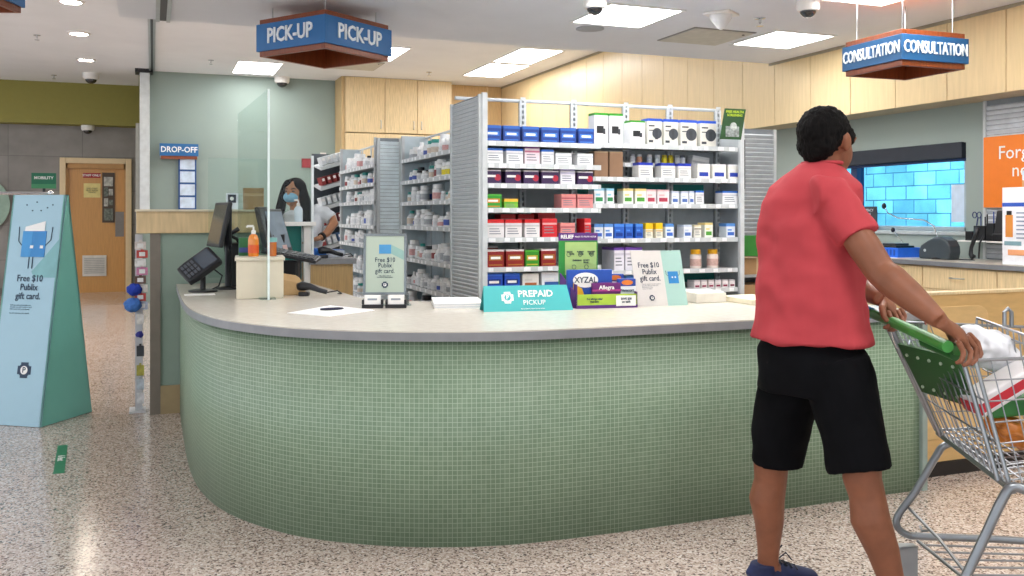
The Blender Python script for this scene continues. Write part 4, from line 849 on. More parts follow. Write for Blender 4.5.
# Free $10 folded sign
t = thing('folded_card', 'white and mint folded card reading Free gift card on the counter', 'card', (2.44, 4.38, CZ), math.radians(-4))
def tiltq(x0, x1, z0, z1, name, m, y=0, th=.003, top=.02): 
    k = .12; return MB().add([(x0 + z0 * -.1, y + z0 * k, z0), (x1 + z0 * -.1, y + z0 * k, z0), (x1 + z1 * -.1, y + z1 * k, z1), (x0 + z1 * -.1, y + z1 * k, z1), (x0 + z0 * -.1, y + th + z0 * k, z0), (x1 + z0 * -.1, y + th + z0 * k, z0), (x1 + z1 * -.1, y + th + z1 * k, z1), (x0 + z1 * -.1, y + th + z1 * k, z1)], [(0, 1, 2, 3), (7, 6, 5, 4), (0, 4, 5, 1), (1, 5, 6, 2), (2, 6, 7, 3), (3, 7, 4, 0)]).build(name, m, t)
tiltq(0, .18, 0, .3, 'white_panel', mat('#dbd6d2', .5, var=.01)); tiltq(.18, .3, 0, .3, 'mint_panel', mat('#a9cdc4', .5, var=.01))
CT = Matrix.Shear('XY', 4, (-.1, .12)); CT = Matrix(((1, 0, -.1, 0), (0, 1, .12, 0), (0, 0, 1, 0), (0, 0, 0, 1)))
for s_, sz, x, z, al in [('Free $10\nPublix\ngift card.', .04, .095, .185, 'CENTER')]: text(s_, sz, NAVY, t, (x, -.002, z), align=al, lead=.9, bold=.005, xs=.88, ext=.0003).data.transform(CT)
text('New or transferred prescription\nand get a gift card when you\nfill it with us today.\nSee us for details.', .0085, mat('#8a9098', .5), t, (.04, -.002, .107), align='LEFT', ext=.0002).data.transform(CT)
logo(CT, t, .09, .045, .03, NAVY, PAPER)
o = MB().bx((.205, -.002, .12), (.265, 0, .185)).bx((.225, -.003, .15), (.232, -.002, .157), 1).bx((.243, -.003, .15), (.25, -.002, .157), 1).tube([(.205, -.001, .16), (.195, -.001, .17), (.193, -.001, .19)], .001, 5, mi=2).tube([(.265, -.001, .16), (.275, -.001, .17), (.277, -.001, .19)], .001, 5, mi=2).build('gift_card_picture', [mat('#2f86c8', .5), PAPER, NAVY], t); o.data.transform(CT)
MB().add([(.03, .09, 0), (.27, .09, 0), (.25, .04, .2), (.03, .04, .2)], [(0, 1, 2, 3)]).build('easel_back', PAPER, t)
tag(MB().bx((0, 0, 0), (.2, .2, .055)).bx((.01, .01, .055), (.19, .19, .062), 1).build('white_tray', [mat('#dfd9cc', .5), PAPER], loc=(2.83, 4.42, CZ), bevel=.006), 'low cream box right of the folded gift card sign', 'box')
tag(MB().bx((0, 0, 0), (.22, .3, .03)).build('envelope_pile', mat('#e6ddc2', .6), loc=(3.06, 4.22, CZ), bevel=.004), 'cream pile of envelopes beside the man on the counter', 'paper')
# paper + pen
t_ = tag(MB().prism([(.63, 4.72), (.80, 4.50), (1.07, 4.70), (.90, 5.03)], CZ, CZ + .003).build('paper_sheet', PAPER), 'large white sheet lying on the counter left of the framed stand', 'paper')
tag(MB().tube([(-.06, 0, 0), (-.03, .0, 0), (.03, .01, 0), (.055, .012, 0), (.065, .013, 0)], [.005, .007, .007, .005, .001], 8).build('pen', mat('#1c1c3a', .3), loc=(.86, 4.76, CZ + .0105), smooth=True), 'dark pen lying on the large white sheet', 'pen')
q = MB()
for k in range(5): q.bx((-.0 + .003 * (k % 2), 0, k * .006), (.26, .36, k * .006 + .0055), k % 2, Rz(math.radians(-14)))
tag(q.build('paper_stack', [PAPER, mat('#d5d7da', .6)], loc=(1.38, 4.66, CZ)), 'stack of white papers between framed stand and turquoise tent card', 'paper stack')
# framed display stand
t = thing('framed_stand', 'grey framed pale green gift card sign standing on the counter', 'sign stand', (1.045, 4.9, CZ), math.radians(-18))
S2 = mat('#7d858a', .35, .4)
M = Matrix.Translation((.0, .06, .06)) @ Matrix.Rotation(math.radians(-7), 4, 'X')
Wf, Hf = .235, .335
q = MB().bx((0, 0, 0), (Wf, .014, .014)).bx((0, 0, Hf - .014), (Wf, .014, Hf)).bx((0, 0, .014), (.014, .014, Hf - .014)).bx((Wf - .014, 0, .014), (Wf, .014, Hf - .014)); o = q.build('frame', S2, t, bevel=.003); o.data.transform(M)
o = MB().bx((.013, .004, .013), (Wf - .013, .01, Hf - .013)).build('print', mat('#b3c0b0', .5, var=.01), t); o.data.transform(M)
for s_, sz, x, z in [('Free $10\nPublix\ngift card.', .036, .118, .16)]: text(s_, sz, NAVY, t, (x, .003, z), lead=.85, xs=.85).data.transform(M)
text('with every new or\ntransferred prescription', .009, NAVY, t, (.118, .003, .1), lead=.9).data.transform(M)
o = MB().bx((.085, .002, .225), (.15, .004, .275)).add([(.15, .0035, .275), (.22, .0035, .24), (.22, .0035, .19), (.15, .0035, .225)], [(3, 2, 1, 0)], 1).build('gift_card_picture', [mat('#4a94c8', .5), mat('#8fb3ab', .5)], t); o.data.transform(M)
logo(M @ Matrix.Translation((0, .004, 0)), t, .118, .055, .034, NAVY, PAPER)
MB().bx((.06, .06, 0), (.26, .12, .006)).bx((.19, .07, 0), (.25, .075, .07)).build('stand_foot', clear('#dfe6e6', .15), t)
for k in range(2):
    t = thing('card_holder', f'black business card holder with white cards, {("left", "right")[k]} of the pair', 'card holder', (1.03 + .118 * k, 4.83 - .037 * k, CZ), math.radians(-18), 'card holders before the framed stand')
    MB().bx((0, 0, 0), (.112, .045, .02)).bx((0, 0, .02), (.012, .045, .045)).bx((.1, 0, .02), (.112, .045, .045)).build('holder', BLACK, t, bevel=.003)
    MB().bx((.013, .008, .02), (.099, .04, .068)).bx((.03, .0068, .042), (.08, .008, .052), 1).build('cards', [PAPER, mat('#9aa0a8', .6)], t)
# cream stand with bottles
t = thing('sanitizer_stand', 'cream box stand on the counter holding an orange pump bottle', 'stand', (.455, 5.62, CZ), math.radians(-5))
MB().bx((0, 0, 0), (.27, .3, .225)).build('box', mat('#d9cfb9', .4, var=.02), t, bevel=.004)
MB().bx((-.008, -.01, .225), (.278, .31, .245)).build('top_board', mat('#d5ccb8', .35), t, bevel=.003)
t = thing('pump_bottle', 'orange liquid hand sanitizer bottle with white pump on cream stand', 'bottle', (.565, 5.74, CZ + .2455)); t.scale = (.8, .8, 1)
MB().lathe([(.036, 0), (.04, .008), (.04, .1), (.03, .125), (.015, .135)], n=20).build('bottle', mat('#e8892a', .2, coat=.6), t, smooth=True)
MB().lathe([(.0405, .02), (.0405, .07)], n=20).build('bottle_label', mat('#e05a20', .4), t)
MB().lathe([(.017, .135), (.017, .155), (.007, .158), (.007, .18)], n=14).tube([(0, 0, .182), (-.045, -.0, .182), (-.05, 0, .174)], .007).build('pump', WHITE, t, smooth=True)
t = thing('pill_vial', 'amber plastic vial with teal cap at right of cream stand', 'bottle', (.675, 5.74, CZ + .2455))
MB().lathe([(.026, 0), (.027, .085)], n=18).build('vial', mat('#b8662a', .25), t, smooth=True); MB().lathe([(.03, .085), (.03, .112)], n=18).build('cap', mat('#7fb5b0', .4), t, smooth=True)
tag(MB().bx((0, 0, 0), (.1, .04, .11)).bx((0, -.001, .02), (.1, 0, .05), 1).build('green_carton', [mat('#2a6b3e', .5), mat('#3a4a8a', .5)], loc=(.49, 5.84, CZ + .2455), bevel=.003), 'small green carton behind the orange pump bottle', 'carton')
# pin pad
t = thing('payment_terminal', 'black card payment terminal tilted on a stand at counter left', 'payment terminal', (.3, 6.25, CZ), 0)
MB().lathe([(.09, 0), (.09, .012), (.03, .02)], n=24).build('base', BLACK, t, smooth=True)
MB().tube([(0, 0, .01), (0, .02, .09), (-.01, .0, .14)], .018).build('stalk', BLACK, t, smooth=True)
M = Matrix.Translation((-.02, 0, .165)) @ Rz(math.radians(-84)) @ Matrix.Rotation(math.radians(36), 4, 'X') @ Matrix.Rotation(math.radians(36), 4, 'Y') @ Matrix.Scale(1.0, 4)
o = MB().prism([(-.08, -.12), (.08, -.12), (.09, -.06), (.09, .11), (.075, .125), (-.075, .125), (-.09, .11), (-.09, -.06)], -.02, .025).build('body', mat('#1d1f24', .35), t, bevel=.008); o.data.transform(M)
o = MB().bx((-.07, -.0, .0255), (.07, .105, .027)).build('screen', mat('#4a525c', .15, coat=.5), t); o.data.transform(M)
q = MB(); [q.bx((-.06 + .045 * i, -.1 + j * .024, .0255), (-.027 + .045 * i, -.085 + j * .024, .031)) for i in range(3) for j in range(4)]; o = q.build('keypad', mat('#54585f', .5), t); o.data.transform(M)
MB().tube([(.05, .03, .01), (.1, .05, .03), (.12, .02, .1), (.06, 0, .15)], .005).build('cable', BLACK, t, smooth=True)
tag(MB().bx((-.09, -.05, 0), (.09, .05, .003)).build('card_slip', PAPER, loc=(.27, 6.02, CZ)), 'small white slip with print below the payment terminal', 'paper')
# monitors on pole
def slab(M, w, h, d, par, m, nm, bev=.006): o = MB().box((0, 0, 0), (w, d, h)).build(nm, m, par, bevel=bev); o.data.transform(M); return o
t = thing('pole_monitor', 'black customer monitor on a black pole, seen nearly edge on', 'monitor', (.47, 6.42, CZ))
MB().lathe([(.08, 0), (.08, .01), (.02, .02)], n=20).tube([(0, 0, .01), (0, 0, .56)], .022).build('pole', BLACK, t, smooth=True)
M = Matrix.Translation((-.06, -.02, .43)) @ Rz(math.radians(-80)) @ Matrix.Rotation(math.radians(-12), 4, 'X')
slab(M, .34, .3, .03, t, mat('#1b1c20', .4), 'monitor_case'); slab(M @ Matrix.Translation((0, -.016, 0)), .31, .26, .002, t, mat('#5d5a50', .2), 'screen', 0)
MB().tube([(-.04, 0, .42), (.0, 0, .42)], .02).build('bracket', BLACK, t)
t = thing('register_monitor', 'black register monitor with grey screen behind the clear shield', 'monitor', (.82, 6.5, CZ))
MB().bx((-.1, -.08, 0), (.1, .1, .015)).tube([(0, 0, .01), (0, 0.0, .36)], .03).build('stand', BLACK, t, smooth=True)
M = Matrix.Translation((-.03, -.03, .38)) @ Rz(math.radians(62)) @ Matrix.Rotation(math.radians(-16), 4, 'X')
slab(M, .34, .32, .03, t, mat('#1b1c20', .4), 'monitor_case'); slab(M @ Matrix.Translation((0, -.016, .01)), .3, .26, .002, t, mat('#8c9aa6', .2), 'screen', 0)
slab(M @ Matrix.Translation((.03, -.018, -.12)), .08, .04, .002, t, mat('#d8b8b4', .5), 'sticker', 0)
# printer/black clutter behind cream stand
t = thing('receipt_printer', 'black receipt printer and cables behind the cream stand', 'printer', (.66, 6.72, CZ))
MB().bx((-.16, -.1, 0), (.02, .12, .3)).build('body', mat('#16171b', .5), t, bevel=.012)
MB().tube([(-.18, -.05, .2), (-.2, -.06, .32), (-.18, -.07, .36), (-.12, -.08, .33), (-.1, -.07, .3)], .012).build('cable', BLACK, t, smooth='all')
MB().tube([(-.16, -.02, .3), (-.16, -.02, .36), (-.1, -.02, .4)], .016).build('arm', BLACK, t, smooth='all')
t = thing('back_monitor', 'second black monitor seen from its edge behind the clear shield', 'monitor', (.74, 6.36, CZ))
MB().bx((-.06, -.05, 0), (.06, .06, .012)).tube([(0, 0, .01), (0, 0, .36)], .02).build('stand', BLACK, t, smooth=True)
M = Matrix.Translation((-.03, -.0, .4)) @ Rz(math.radians(70)) @ Matrix.Rotation(math.radians(-12), 4, 'X'); slab(M, .3, .3, .03, t, mat('#1b1c20', .4), 'monitor_case'); slab(M @ Matrix.Translation((0, -.016, 0)), .27, .26, .002, t, mat('#30343c', .2), 'screen', 0)
tag(MB().bx((0, 0, 0), (.14, .12, .16)).bx((0, -.001, .1), (.14, 0, .12), 1).build('cardboard_box', [mat('#a98456', .7), mat('#c6a577', .6)], loc=(.63, 7.06, 1.4605), bevel=.003), 'small brown cardboard box on the wooden ledge', 'box')
t = thing('photo_card', 'small black and white picture card standing on the wooden ledge', 'card', (.5, 7.05, 1.4605))
MB().bx((0, 0, 0), (.085, .01, .12)).build('card', mat('#e6e8f0', .5), t); MB().bx((.012, -.002, .05), (.07, 0, .11)).lathe([(.014, -.003), (.014, 0)], (.04, 0, .08), 14, 1, axis='y').build('printed_picture', [mat('#22253a', .5), PAPER], t)
# brown paper bag
t = tag(MB().add([(-.08, -.05, 0), (.09, -.06, 0), (.08, .05, 0), (-.09, .05, 0), (-.07, -.04, .1), (.07, -.04, .07), (.06, .04, .1), (-.08, .05, .08), (-.05, 0, .135), (.03, 0, .12)], [(0, 3, 2, 1), (0, 1, 5, 4), (1, 2, 6, 5), (2, 3, 7, 6), (3, 0, 4, 7), (4, 5, 9, 8), (6, 7, 8, 9), (5, 6, 9), (7, 4, 8)]).build('paper_bag', mat('#b39468', .8, bump=.5), loc=(.80, 5.84, CZ), bevel=.004), 'crumpled brown paper bag on the counter right of cream stand', 'bag')
# keyboard on arm, cradle and scanners
t = thing('keyboard', 'black keyboard tilted on a black stand behind the counter', 'keyboard', (.84, 6.1, CZ), math.radians(-22))
MB().bx((-.05, -.05, 0), (.05, .05, .2)).build('stand', BLACK, t, bevel=.01)
M = Matrix.Translation((.0, 0, .235)) @ Matrix.Rotation(math.radians(11), 4, 'Y') @ Matrix.Rotation(math.radians(8), 4, 'X')
slab(M, .36, .02, .16, t, mat('#1e2026', .4), 'key_tray'); q = MB(); [q.box((-.155 + i * .028, -.05 + j * .026, .013), (.022, .02, .006)) for i in range(12) for j in range(5)]; o = q.build('keys', mat('#33363d', .5), t); o.data.transform(M)
def scanner(loc, rz, lab, ti=0):
    t = thing('barcode_scanner', lab, 'scanner', loc, rz, 'barcode scanners')
    MB().tube([(-.08, 0, .055), (-.05, 0, .06), (0, 0, .055), (.05, 0, .035), (.1, 0, .022)], [(.022, .03), (.03, .034), (.02, .02), (.015, .018), (.014, .017)], 12).build('body', mat('#202126', .4), t, smooth='all')
    MB().bx((-.07, -.03, 0), (-.01, .03, .025)).build('rest', BLACK, t, bevel=.005)
    MB().tube([(.1, 0, .02), (.16, .02, .03), (.18, .05, .01), (.15, .1, .006)], .004).build('cord', BLACK, t, smooth=True)
scanner((.90, 5.70, CZ), math.radians(-20), 'black handheld scanner with cord on the main counter')
# work desk behind with wood pedestal
t = thing('work_desk', 'wooden work desk with grey top behind the counter', 'desk', (1.11, 6.78, 0))
MB().bx((-.04, 0, 0), (.27, .42, 1.06)).bx((-.05, -.03, 1.06), (.29, .44, 1.1), 1).build('pedestal', [wood('#c3a36f', .1), mat('#8b8d90', .4)], t)
scanner((1.22, 6.86, 1.1), math.radians(-5), 'black handheld scanner on the grey top of work desk')
t = tag(MB().bx((0, 0, 0), (.15, .12, .07)).build('blue_tray', mat('#1f6fd0', .4), loc=(1.065, 6.95, 1.1), bevel=.006), 'blue plastic tray on the work desk before the woman', 'tray')
tag(MB().bx((0, 0, 0), (.16, .1, .42)).build('teal_box', mat('#12807a', .5), loc=(.86, 6.88, CZ), bevel=.006), 'tall teal box behind the register monitor under the white shelf', 'box')
tag(MB().bx((0, 0, 0), (.12, .14, .05)).bx((0, 0, .05), (.12, .14, .055), 1).build('card_box', [mat('#d8dde6', .5), mat('#3b6fc0', .5)], loc=(1.25, 7.05, 1.1), bevel=.003), 'small white and blue box beside the woman on the desk', 'box')
# shields
t = thing('clear_shield', 'tall clear acrylic shield standing on the counter left', 'shield', (.625, 5.52, CZ), math.radians(2))
x = atX(266, 200, 1).x
MB().bx((0, 0, 0), (.006, 1.45, 1.23)).build('sheet', clear('#f6faf9', .008), t); MB().bx((-.003, -.008, 0), (.009, 0, 1.23)).build('polished_edge', mat('#dfeceb', .3), t)
MB().bx((-.04, 0, 0), (.046, .1, .01)).build('foot', clear('#dfe8e6', .1), t)
t = thing('clear_shield', 'clear acrylic shield with small white shelf before the woman', 'shield', (1.085, 6.85, CZ))
MB().bx((-.72, 0, .05), (.0, .006, .9)).build('sheet', clear('#f6faf9', .008), t); MB().bx((0, -.02, 0), (.016, .014, .93)).build('edge_post', mat('#eef4f5', .3), t)
MB().bx((-.29, -.1, .415), (.02, .0, .445)).build('shelf', WHITE, t, bevel=.003); MB().bx((-.06, -.06, 0), (-.01, -.02, .415)).build('shelf_leg', WHITE, t)
t = thing('pump_bottle', 'clear white hand sanitizer pump bottle on small white shelf', 'bottle', (.985, 6.8, CZ + .4455))
MB().lathe([(.03, 0), (.032, .006), (.032, .09), (.02, .11), (.012, .115)], n=18).build('bottle', mat('#d3e2ea', .25), t, smooth=True)
MB().lathe([(.013, .115), (.013, .135), (.005, .137), (.005, .155)], n=12).tube([(0, 0, .157), (-.03, 0, .157)], .006).build('pump', WHITE, t, smooth=True)
tag(MB().bx((0, 0, 0), (.16, .02, .16)).bx((.02, -.001, .02), (.14, 0, .14), 1).build('alarm_box', [mat('#8a1c26', .5), mat('#a52a34', .5)], loc=(2.4, 16.17, 2.24), bevel=.01), 'small dark red alarm box on the green wall', 'alarm box')
tag(MB().bx((0, 0, 0), (.1, .02, .15)).bx((.03, -.004, .05), (.07, 0, .1), 1).build('wall_switch', [WHITE, mat('#d5d0c4', .5)], loc=(2.72, 16.17, 2.36), bevel=.005), 'white switch plate on the green wall by cabinets', 'switch')

# ============================================================ PEOPLE
def body_finish(o, voxel=.007, sm=6, fac=.5):
    r = o.modifiers.new('r', 'REMESH'); r.mode = 'VOXEL'; r.voxel_size = voxel; r.use_smooth_shade = True
    s = o.modifiers.new('s', 'SMOOTH'); s.iterations = sm; s.factor = fac
def folds(o, strength, scale, seed=0, tw=(1, 1, 1)):
    tx = bpy.data.textures.new('f%d' % seed, 'CLOUDS'); tx.noise_scale = scale; tx.noise_depth = 1
    m = o.modifiers.new('d', 'DISPLACE'); m.texture = tx; m.strength = strength; m.mid_level = .5; m.texture_coords = 'LOCAL'
SKIN = mat('#84523a', .5, var=.1, scale=14, bump=.06, spec=.35)
Zm = 3.3; LATm = (815 - 512) / F * Zm
def m3(px, py, z): return Vector(((px - 512) / F * z - LATm, z - Zm, EYE - (py - HZ) * z / F))
def cam_root(name, label, cat, lat, dep):
    w = Vector((S * dep + K * lat, K * dep - S * lat, 0)); return thing(name, label, cat, w, -TH)
man = cam_root('person', 'man in coral T-shirt and black shorts pushing a shopping cart', 'person', LATm, Zm)
YAW = math.radians(48)     # facing: rotated from away (+y) towards right (+x)
acr = Vector((math.cos(YAW), -math.sin(YAW), 0)); fwd = Vector((math.sin(YAW), math.cos(YAW), 0))
def ring_loft(q, rings, n=28, pw=2.4):
    """rings: (center, A across, B front-back[, tilt vec])"""
    vs = []; fs = []
    for r in rings:
        c, A_, B_ = r[:3]; tl_ = r[3] if len(r) > 3 else 0
        for k in range(n):
            a = 2 * PI * k / n; ca, sa = math.cos(a), math.sin(a)
            e = 2 / pw; x = abs(ca) ** e * (1 if ca > 0 else -1) * A_; y = abs(sa) ** e * (1 if sa > 0 else -1) * B_
            p = c + acr * x + fwd * y; p.z += tl_ * x; vs.append(p)
    m_ = len(rings)
    for j in range(m_ - 1):
        for k in range(n): fs.append((j * n + k, j * n + (k + 1) % n, (j + 1) * n + (k + 1) % n, (j + 1) * n + k))
    fs.append(tuple(range(n))[::-1]); fs.append(tuple(range((m_ - 1) * n, m_ * n))); q.add(vs, fs)
RS = m3(831, 196, 3.16); RE = m3(880, 271, 3.03); RW = m3(940, 321, 2.84)
LS = m3(799, 194, 3.5); LE = m3(846, 280, 3.56); LW = m3(881, 299, 3.3)
b = MB()
# torso core + neck + head
ring_loft(b, [(m3(812, 340, 3.3), .16, .11), (m3(810, 300, 3.3), .16, .11), (m3(812, 230, 3.3), .155, .1), (m3(816, 192, 3.3), .14, .08), (m3(820, 176, 3.3), .1, .07), (m3(822, 166, 3.3), .062, .06), (m3(825, 150, 3.3), .058, .062), (m3(827, 142, 3.3), .05, .05)])
HY = math.radians(58); hf = Vector((math.sin(HY), math.cos(HY), 0)); ha = Vector((math.cos(HY), -math.sin(HY), 0))
HC = m3(829, 141, 3.3)
def hp(a, f_, u): return HC + ha * a + hf * f_ + Vector((0, 0, u))
HR = Matrix(((ha.x, hf.x, 0, 0), (ha.y, hf.y, 0, 0), (0, 0, 1, 0), (0, 0, 0, 1)))
def hell(q, c, r, mi=0, n=20): q.ell((0, 0, 0), r, M=Matrix.Translation(hp(*c)) @ HR, mi=mi, n=n)
hell(b, (0, -.01, .02), (.078, .098, .092)); hell(b, (0, .03, -.045), (.06, .066, .07)); hell(b, (0, .05, -.085), (.035, .036, .03))
hell(b, (0, .1, -.015), (.014, .02, .022)); hell(b, (0, .088, .012), (.05, .02, .014)); hell(b, (0, .088, -.06), (.025, .014, .012))
for s in (-1, 1):
    hell(b, (s * .078, -.002, -.01), (.012, .022, .034)); hell(b, (s * .03, .084, 0), (.014, .012, .009)); hell(b, (s * .084, -.01, .0), (.008, .018, .026))
# arms
b.tube([RS, RS.lerp(RE, .3), RS.lerp(RE, .7), RE, RE.lerp(RW, .2), RE.lerp(RW, .5), RE.lerp(RW, .8), RW], [.046, .052, .054, .05, .054, .048, .037, .028], 16)
b.tube([LS, LS.lerp(LE, .4), LE, LE.lerp(LW, .3), LE.lerp(LW, .7), LW], [.06, .055, .046, .046, .037, .028], 16)
# legs
def leg(hip, knee, ank, toe):
    b.tube([hip, hip.lerp(knee, .5), knee + Vector((0, 0, .06)), knee, knee.lerp(ank, .15), knee.lerp(ank, .34) + Vector((-.012, 0, 0)), knee.lerp(ank, .6), knee.lerp(ank, .85), ank, ank + Vector((0, 0, -.05))], [.08, .075, .068, .064, .06, .066, .054, .042, .039, .042], 18)
    b.tube([ank + Vector((-.04, 0, -.045)), ank + Vector((.03, 0, -.045)), toe], [.036, .036, .02], 12)
LH = m3(795, 350, 3.38); LK = m3(771, 466, 3.44); LA = m3(768, 560, 3.5)
RH = m3(832, 355, 3.24); RK = m3(862, 478, 3.12); RA = m3(897, 600, 3.08)
leg(LH, LK, LA, LA + Vector((.13, .03, -.07))); leg(RH, RK, RA, RA + Vector((.14, .0, -.07)))
# hands
def hand(W, kn, fingers, thumb, pr=(.018, .04)):
    mid = sum((f[0] for f in fingers), Vector()) / 4; span = (fingers[0][0] - fingers[-1][0]).normalized()
    b.tube([W, W.lerp(mid, .35), W.lerp(mid, .75), mid], [(.027, .024), (.036, .018), (.042, .017), (.04, .014)], 14, up=span)
    for f in fingers: b.tube(f, [.0105, .01, .0095, .008][:len(f)], 10)
    b.tube([W.lerp(mid, .25)] + thumb, [.014, .013, .011, .009][:len(thumb) + 1], 10)
hand(RW, None, [[m3(968, 333, 2.93), m3(978, 343, 2.93), m3(981, 354, 2.91), m3(977, 361, 2.89)], [m3(966, 336, 2.89), m3(976, 348, 2.885), m3(976, 360, 2.87), m3(970, 365, 2.86)], [m3(963, 339, 2.85), m3(971, 352, 2.845), m3(969, 363, 2.83), m3(962, 366, 2.83)], [m3(958, 341, 2.815), m3(964, 353, 2.81), m3(961, 362, 2.80), m3(955, 363, 2.81)]], [m3(952, 338, 2.93), m3(953, 349, 2.95), m3(958, 356, 2.94)])
hand(LW, None, [[m3(900, 308, 3.35), m3(905, 316, 3.33), m3(902, 325, 3.3), m3(896, 328, 3.28)], [m3(897, 310, 3.31), m3(902, 319, 3.29), m3(898, 328, 3.26), m3(892, 330, 3.25)], [m3(893, 311, 3.27), m3(898, 321, 3.25), m3(893, 330, 3.22), m3(887, 330, 3.22)], [m3(888, 311, 3.235), m3(892, 321, 3.21), m3(888, 328, 3.19), m3(883, 327, 3.2)]], [m3(882, 308, 3.22), m3(884, 317, 3.19), m3(888, 322, 3.18)])
bo = b.build('body', SKIN, man); body_finish(bo, .0055, 4)
# hair
q = MB(); hell(q, (0, -.03, .033), (.089, .1, .092), n=28); hell(q, (0, -.068, -.015), (.078, .05, .062)); hell(q, (0, -.085, -.05), (.05, .025, .03))
for s in (-1, 1): hell(q, (s * .062, .02, .012), (.024, .035, .038))
hair = q.build('hair', mat('#0d0a09', .8, bump=.8, scale=90, var=.6, spec=.15, stretch=(1, 1, .35)), man); body_finish(hair, .006, 3); folds(hair, .012, .014, 1)
# shirt
q = MB()
ring_loft(q, [(m3(811, 341, 3.3), .22, .17, .0), (m3(810, 328, 3.3), .212, .162), (m3(810, 300, 3.3), .198, .148), (m3(809, 260, 3.3), .19, .14), (m3(809, 225, 3.3), .186, .13), (m3(811, 200, 3.3), .18, .118), (m3(814, 186, 3.3), .168, .1), (m3(817, 178, 3.3), .135, .088), (m3(821, 170, 3.3), .095, .076), (m3(822, 163, 3.3), .07, .066)], pw=2.3)
q.tube([RS + Vector((-.06, .0, .0)), RS + Vector((.0, 0, -.005)), RS.lerp(RE, .25), RS.lerp(RE, .45), RS.lerp(RE, .57)], [.066, .074, .073, .069, .071], 20)
q.tube([LS + Vector((.06, -.05, .0)), LS, LS.lerp(LE, .3), LS.lerp(LE, .55)], [.07, .078, .08, .08], 20)
CORAL = mat('#b54248', .8, var=.05, scale=8, spec=.2)
sh = q.build('shirt', CORAL, man); body_finish(sh, .008, 5); folds(sh, .038, .13, 2)
m3c = m3(822, 163, 3.3)
q = MB(); q.tube([m3c + acr * .068 * math.cos(a * PI / 10) + fwd * .064 * math.sin(a * PI / 10) + Vector((0, 0, -.001)) for a in range(20)], .007, 8, closed=True); q.build('collar', CORAL, man, smooth='all')
text('____', .02, mat('#e8b4a8', .5), man, m3(842, 336, 3.12), rz=.2)
bpy.data.objects.remove(bpy.data.objects['lettering'] if False else [o for o in man.children if o.name.startswith('lettering')][-1])
# shorts
q = MB()
ring_loft(q, [(m3(813, 392, 3.3), .2, .155), (m3(813, 370, 3.3), .2, .16), (m3(811, 350, 3.3), .196, .15), (m3(810, 334, 3.3), .165, .12)], pw=2.3)
hemL = m3(779, 463, 3.44); hemR = m3(860, 470, 3.13)
q.tube([m3(795, 372, 3.4), m3(785, 410, 3.42), m3(780, 440, 3.43), hemL], [(.118, .12), (.108, .11), (.098, .1), (.092, .096)], 22)
q.tube([m3(833, 365, 3.22), m3(845, 400, 3.18), m3(853, 435, 3.15), hemR], [(.13, .125), (.118, .118), (.108, .11), (.102, .106)], 22)
so_ = q.build('shorts', mat('#0b0b0e', .85, var=.2, scale=10, spec=.1), man); body_finish(so_, .008, 4); folds(so_, .02, .12, 3)
# shoes
NVY = mat('#14204a', .7, var=.2, scale=30)
def shoe(A_, dirv, par):
    g_ = A_.copy(); g_.z = 0; d_ = Vector(dirv).normalized()
    o = MB()
    def P(f_, z): return g_ + d_ * f_ + Vector((0, 0, z))
    o.tube([P(-.075, .045), P(-.06, .055), P(0, .06), P(.07, .05), P(.14, .04), P(.19, .032), P(.205, .03)], [(.03, .025), (.042, .036), (.048, .042), (.038, .046), (.03, .048), (.022, .038), (.01, .02)], 16, up=(0, 0, 1))
    o.tube([P(-.02, .06), P(-.02, .1)], [(.048, .046), (.05, .046)], 16, up=d_)
    s_ = o.build('shoe', NVY, par); body_finish(s_, .006, 3)
    o = MB().tube([P(-.085, .012), P(-.05, .012), P(.05, .012), P(.14, .012), P(.2, .014)], [(.012, .03), (.012, .042), (.012, .046), (.012, .05), (.011, .025)], 12, up=(0, 0, 1)); o.build('sole', mat('#c9c9cc', .6), s_, smooth=True)
    q = MB(); e = Vector((-d_.y, d_.x, 0))
    for k in range(4): q.tube([P(.04 + k * .022, .1 - k * .009) - e * .03, P(.045 + k * .022, .106 - k * .009), P(.04 + k * .022, .1 - k * .009) + e * .03], .004, 6)
    q.tube([P(.03, .1), P(.05, .15), P(.06, .16)], .003, 5); q.tube([P(.03, .1), P(.075, .13), P(.1, .1)], .003, 5)
    q.build('laces', mat('#0c1026', .7), s_)
shoe(LA, (1, .25, 0), man); shoe(RA, (1, 0, 0), man)

# ---- woman behind
wz = 7.35; wl = (299 - 512) / F * wz
wo = cam_root('person', 'woman with long dark hair and blue face mask behind the counter', 'person', wl, wz)
def w3(px, py, z=wz): return Vector(((px - 512) / F * z - wl, z - wz, EYE - (py - HZ) * z / F))
WS = mat('#b98260', .5, var=.05)
acr = Vector((1, 0, 0)); fwd = Vector((0, -1, 0))
b = MB(); hc = w3(294, 193)
def fe(q, c, r, rot=None): q.ell(hc + Vector(c), r, n=20)
fe(b, (0, 0, .02), (.072, .088, .088)); fe(b, (-.012, -.03, -.04), (.052, .058, .062)); fe(b, (-.022, -.088, -.01), (.013, .018, .02)); fe(b, (-.02, -.05, -.082), (.026, .03, .022))
for s in (-1, 1): fe(b, (s * .07, 0, -.005), (.01, .02, .03)); fe(b, (-.018 + s * .028, -.078, .008), (.013, .01, .008))
ring_loft(b, [(w3(300, 330), .13, .1), (w3(302, 270), .125, .095), (w3(303, 240), .14, .1), (w3(302, 225), .13, .08), (w3(300, 216), .1, .06), (w3(298, 213), .06, .055), (w3(296, 205), .048, .048), (w3(295, 198), .045, .045)])
sR = w3(314, 211); eR = w3(333, 220, 7.3); hR = w3(316, 239, 7.1)
b.tube([w3(310, 216), w3(320, 214, 7.36), w3(332, 218, 7.35), w3(334, 223, 7.3), w3(327, 233, 7.2), w3(320, 238, 7.12)], [.03, .034, .038, .036, .032, .023], 14)
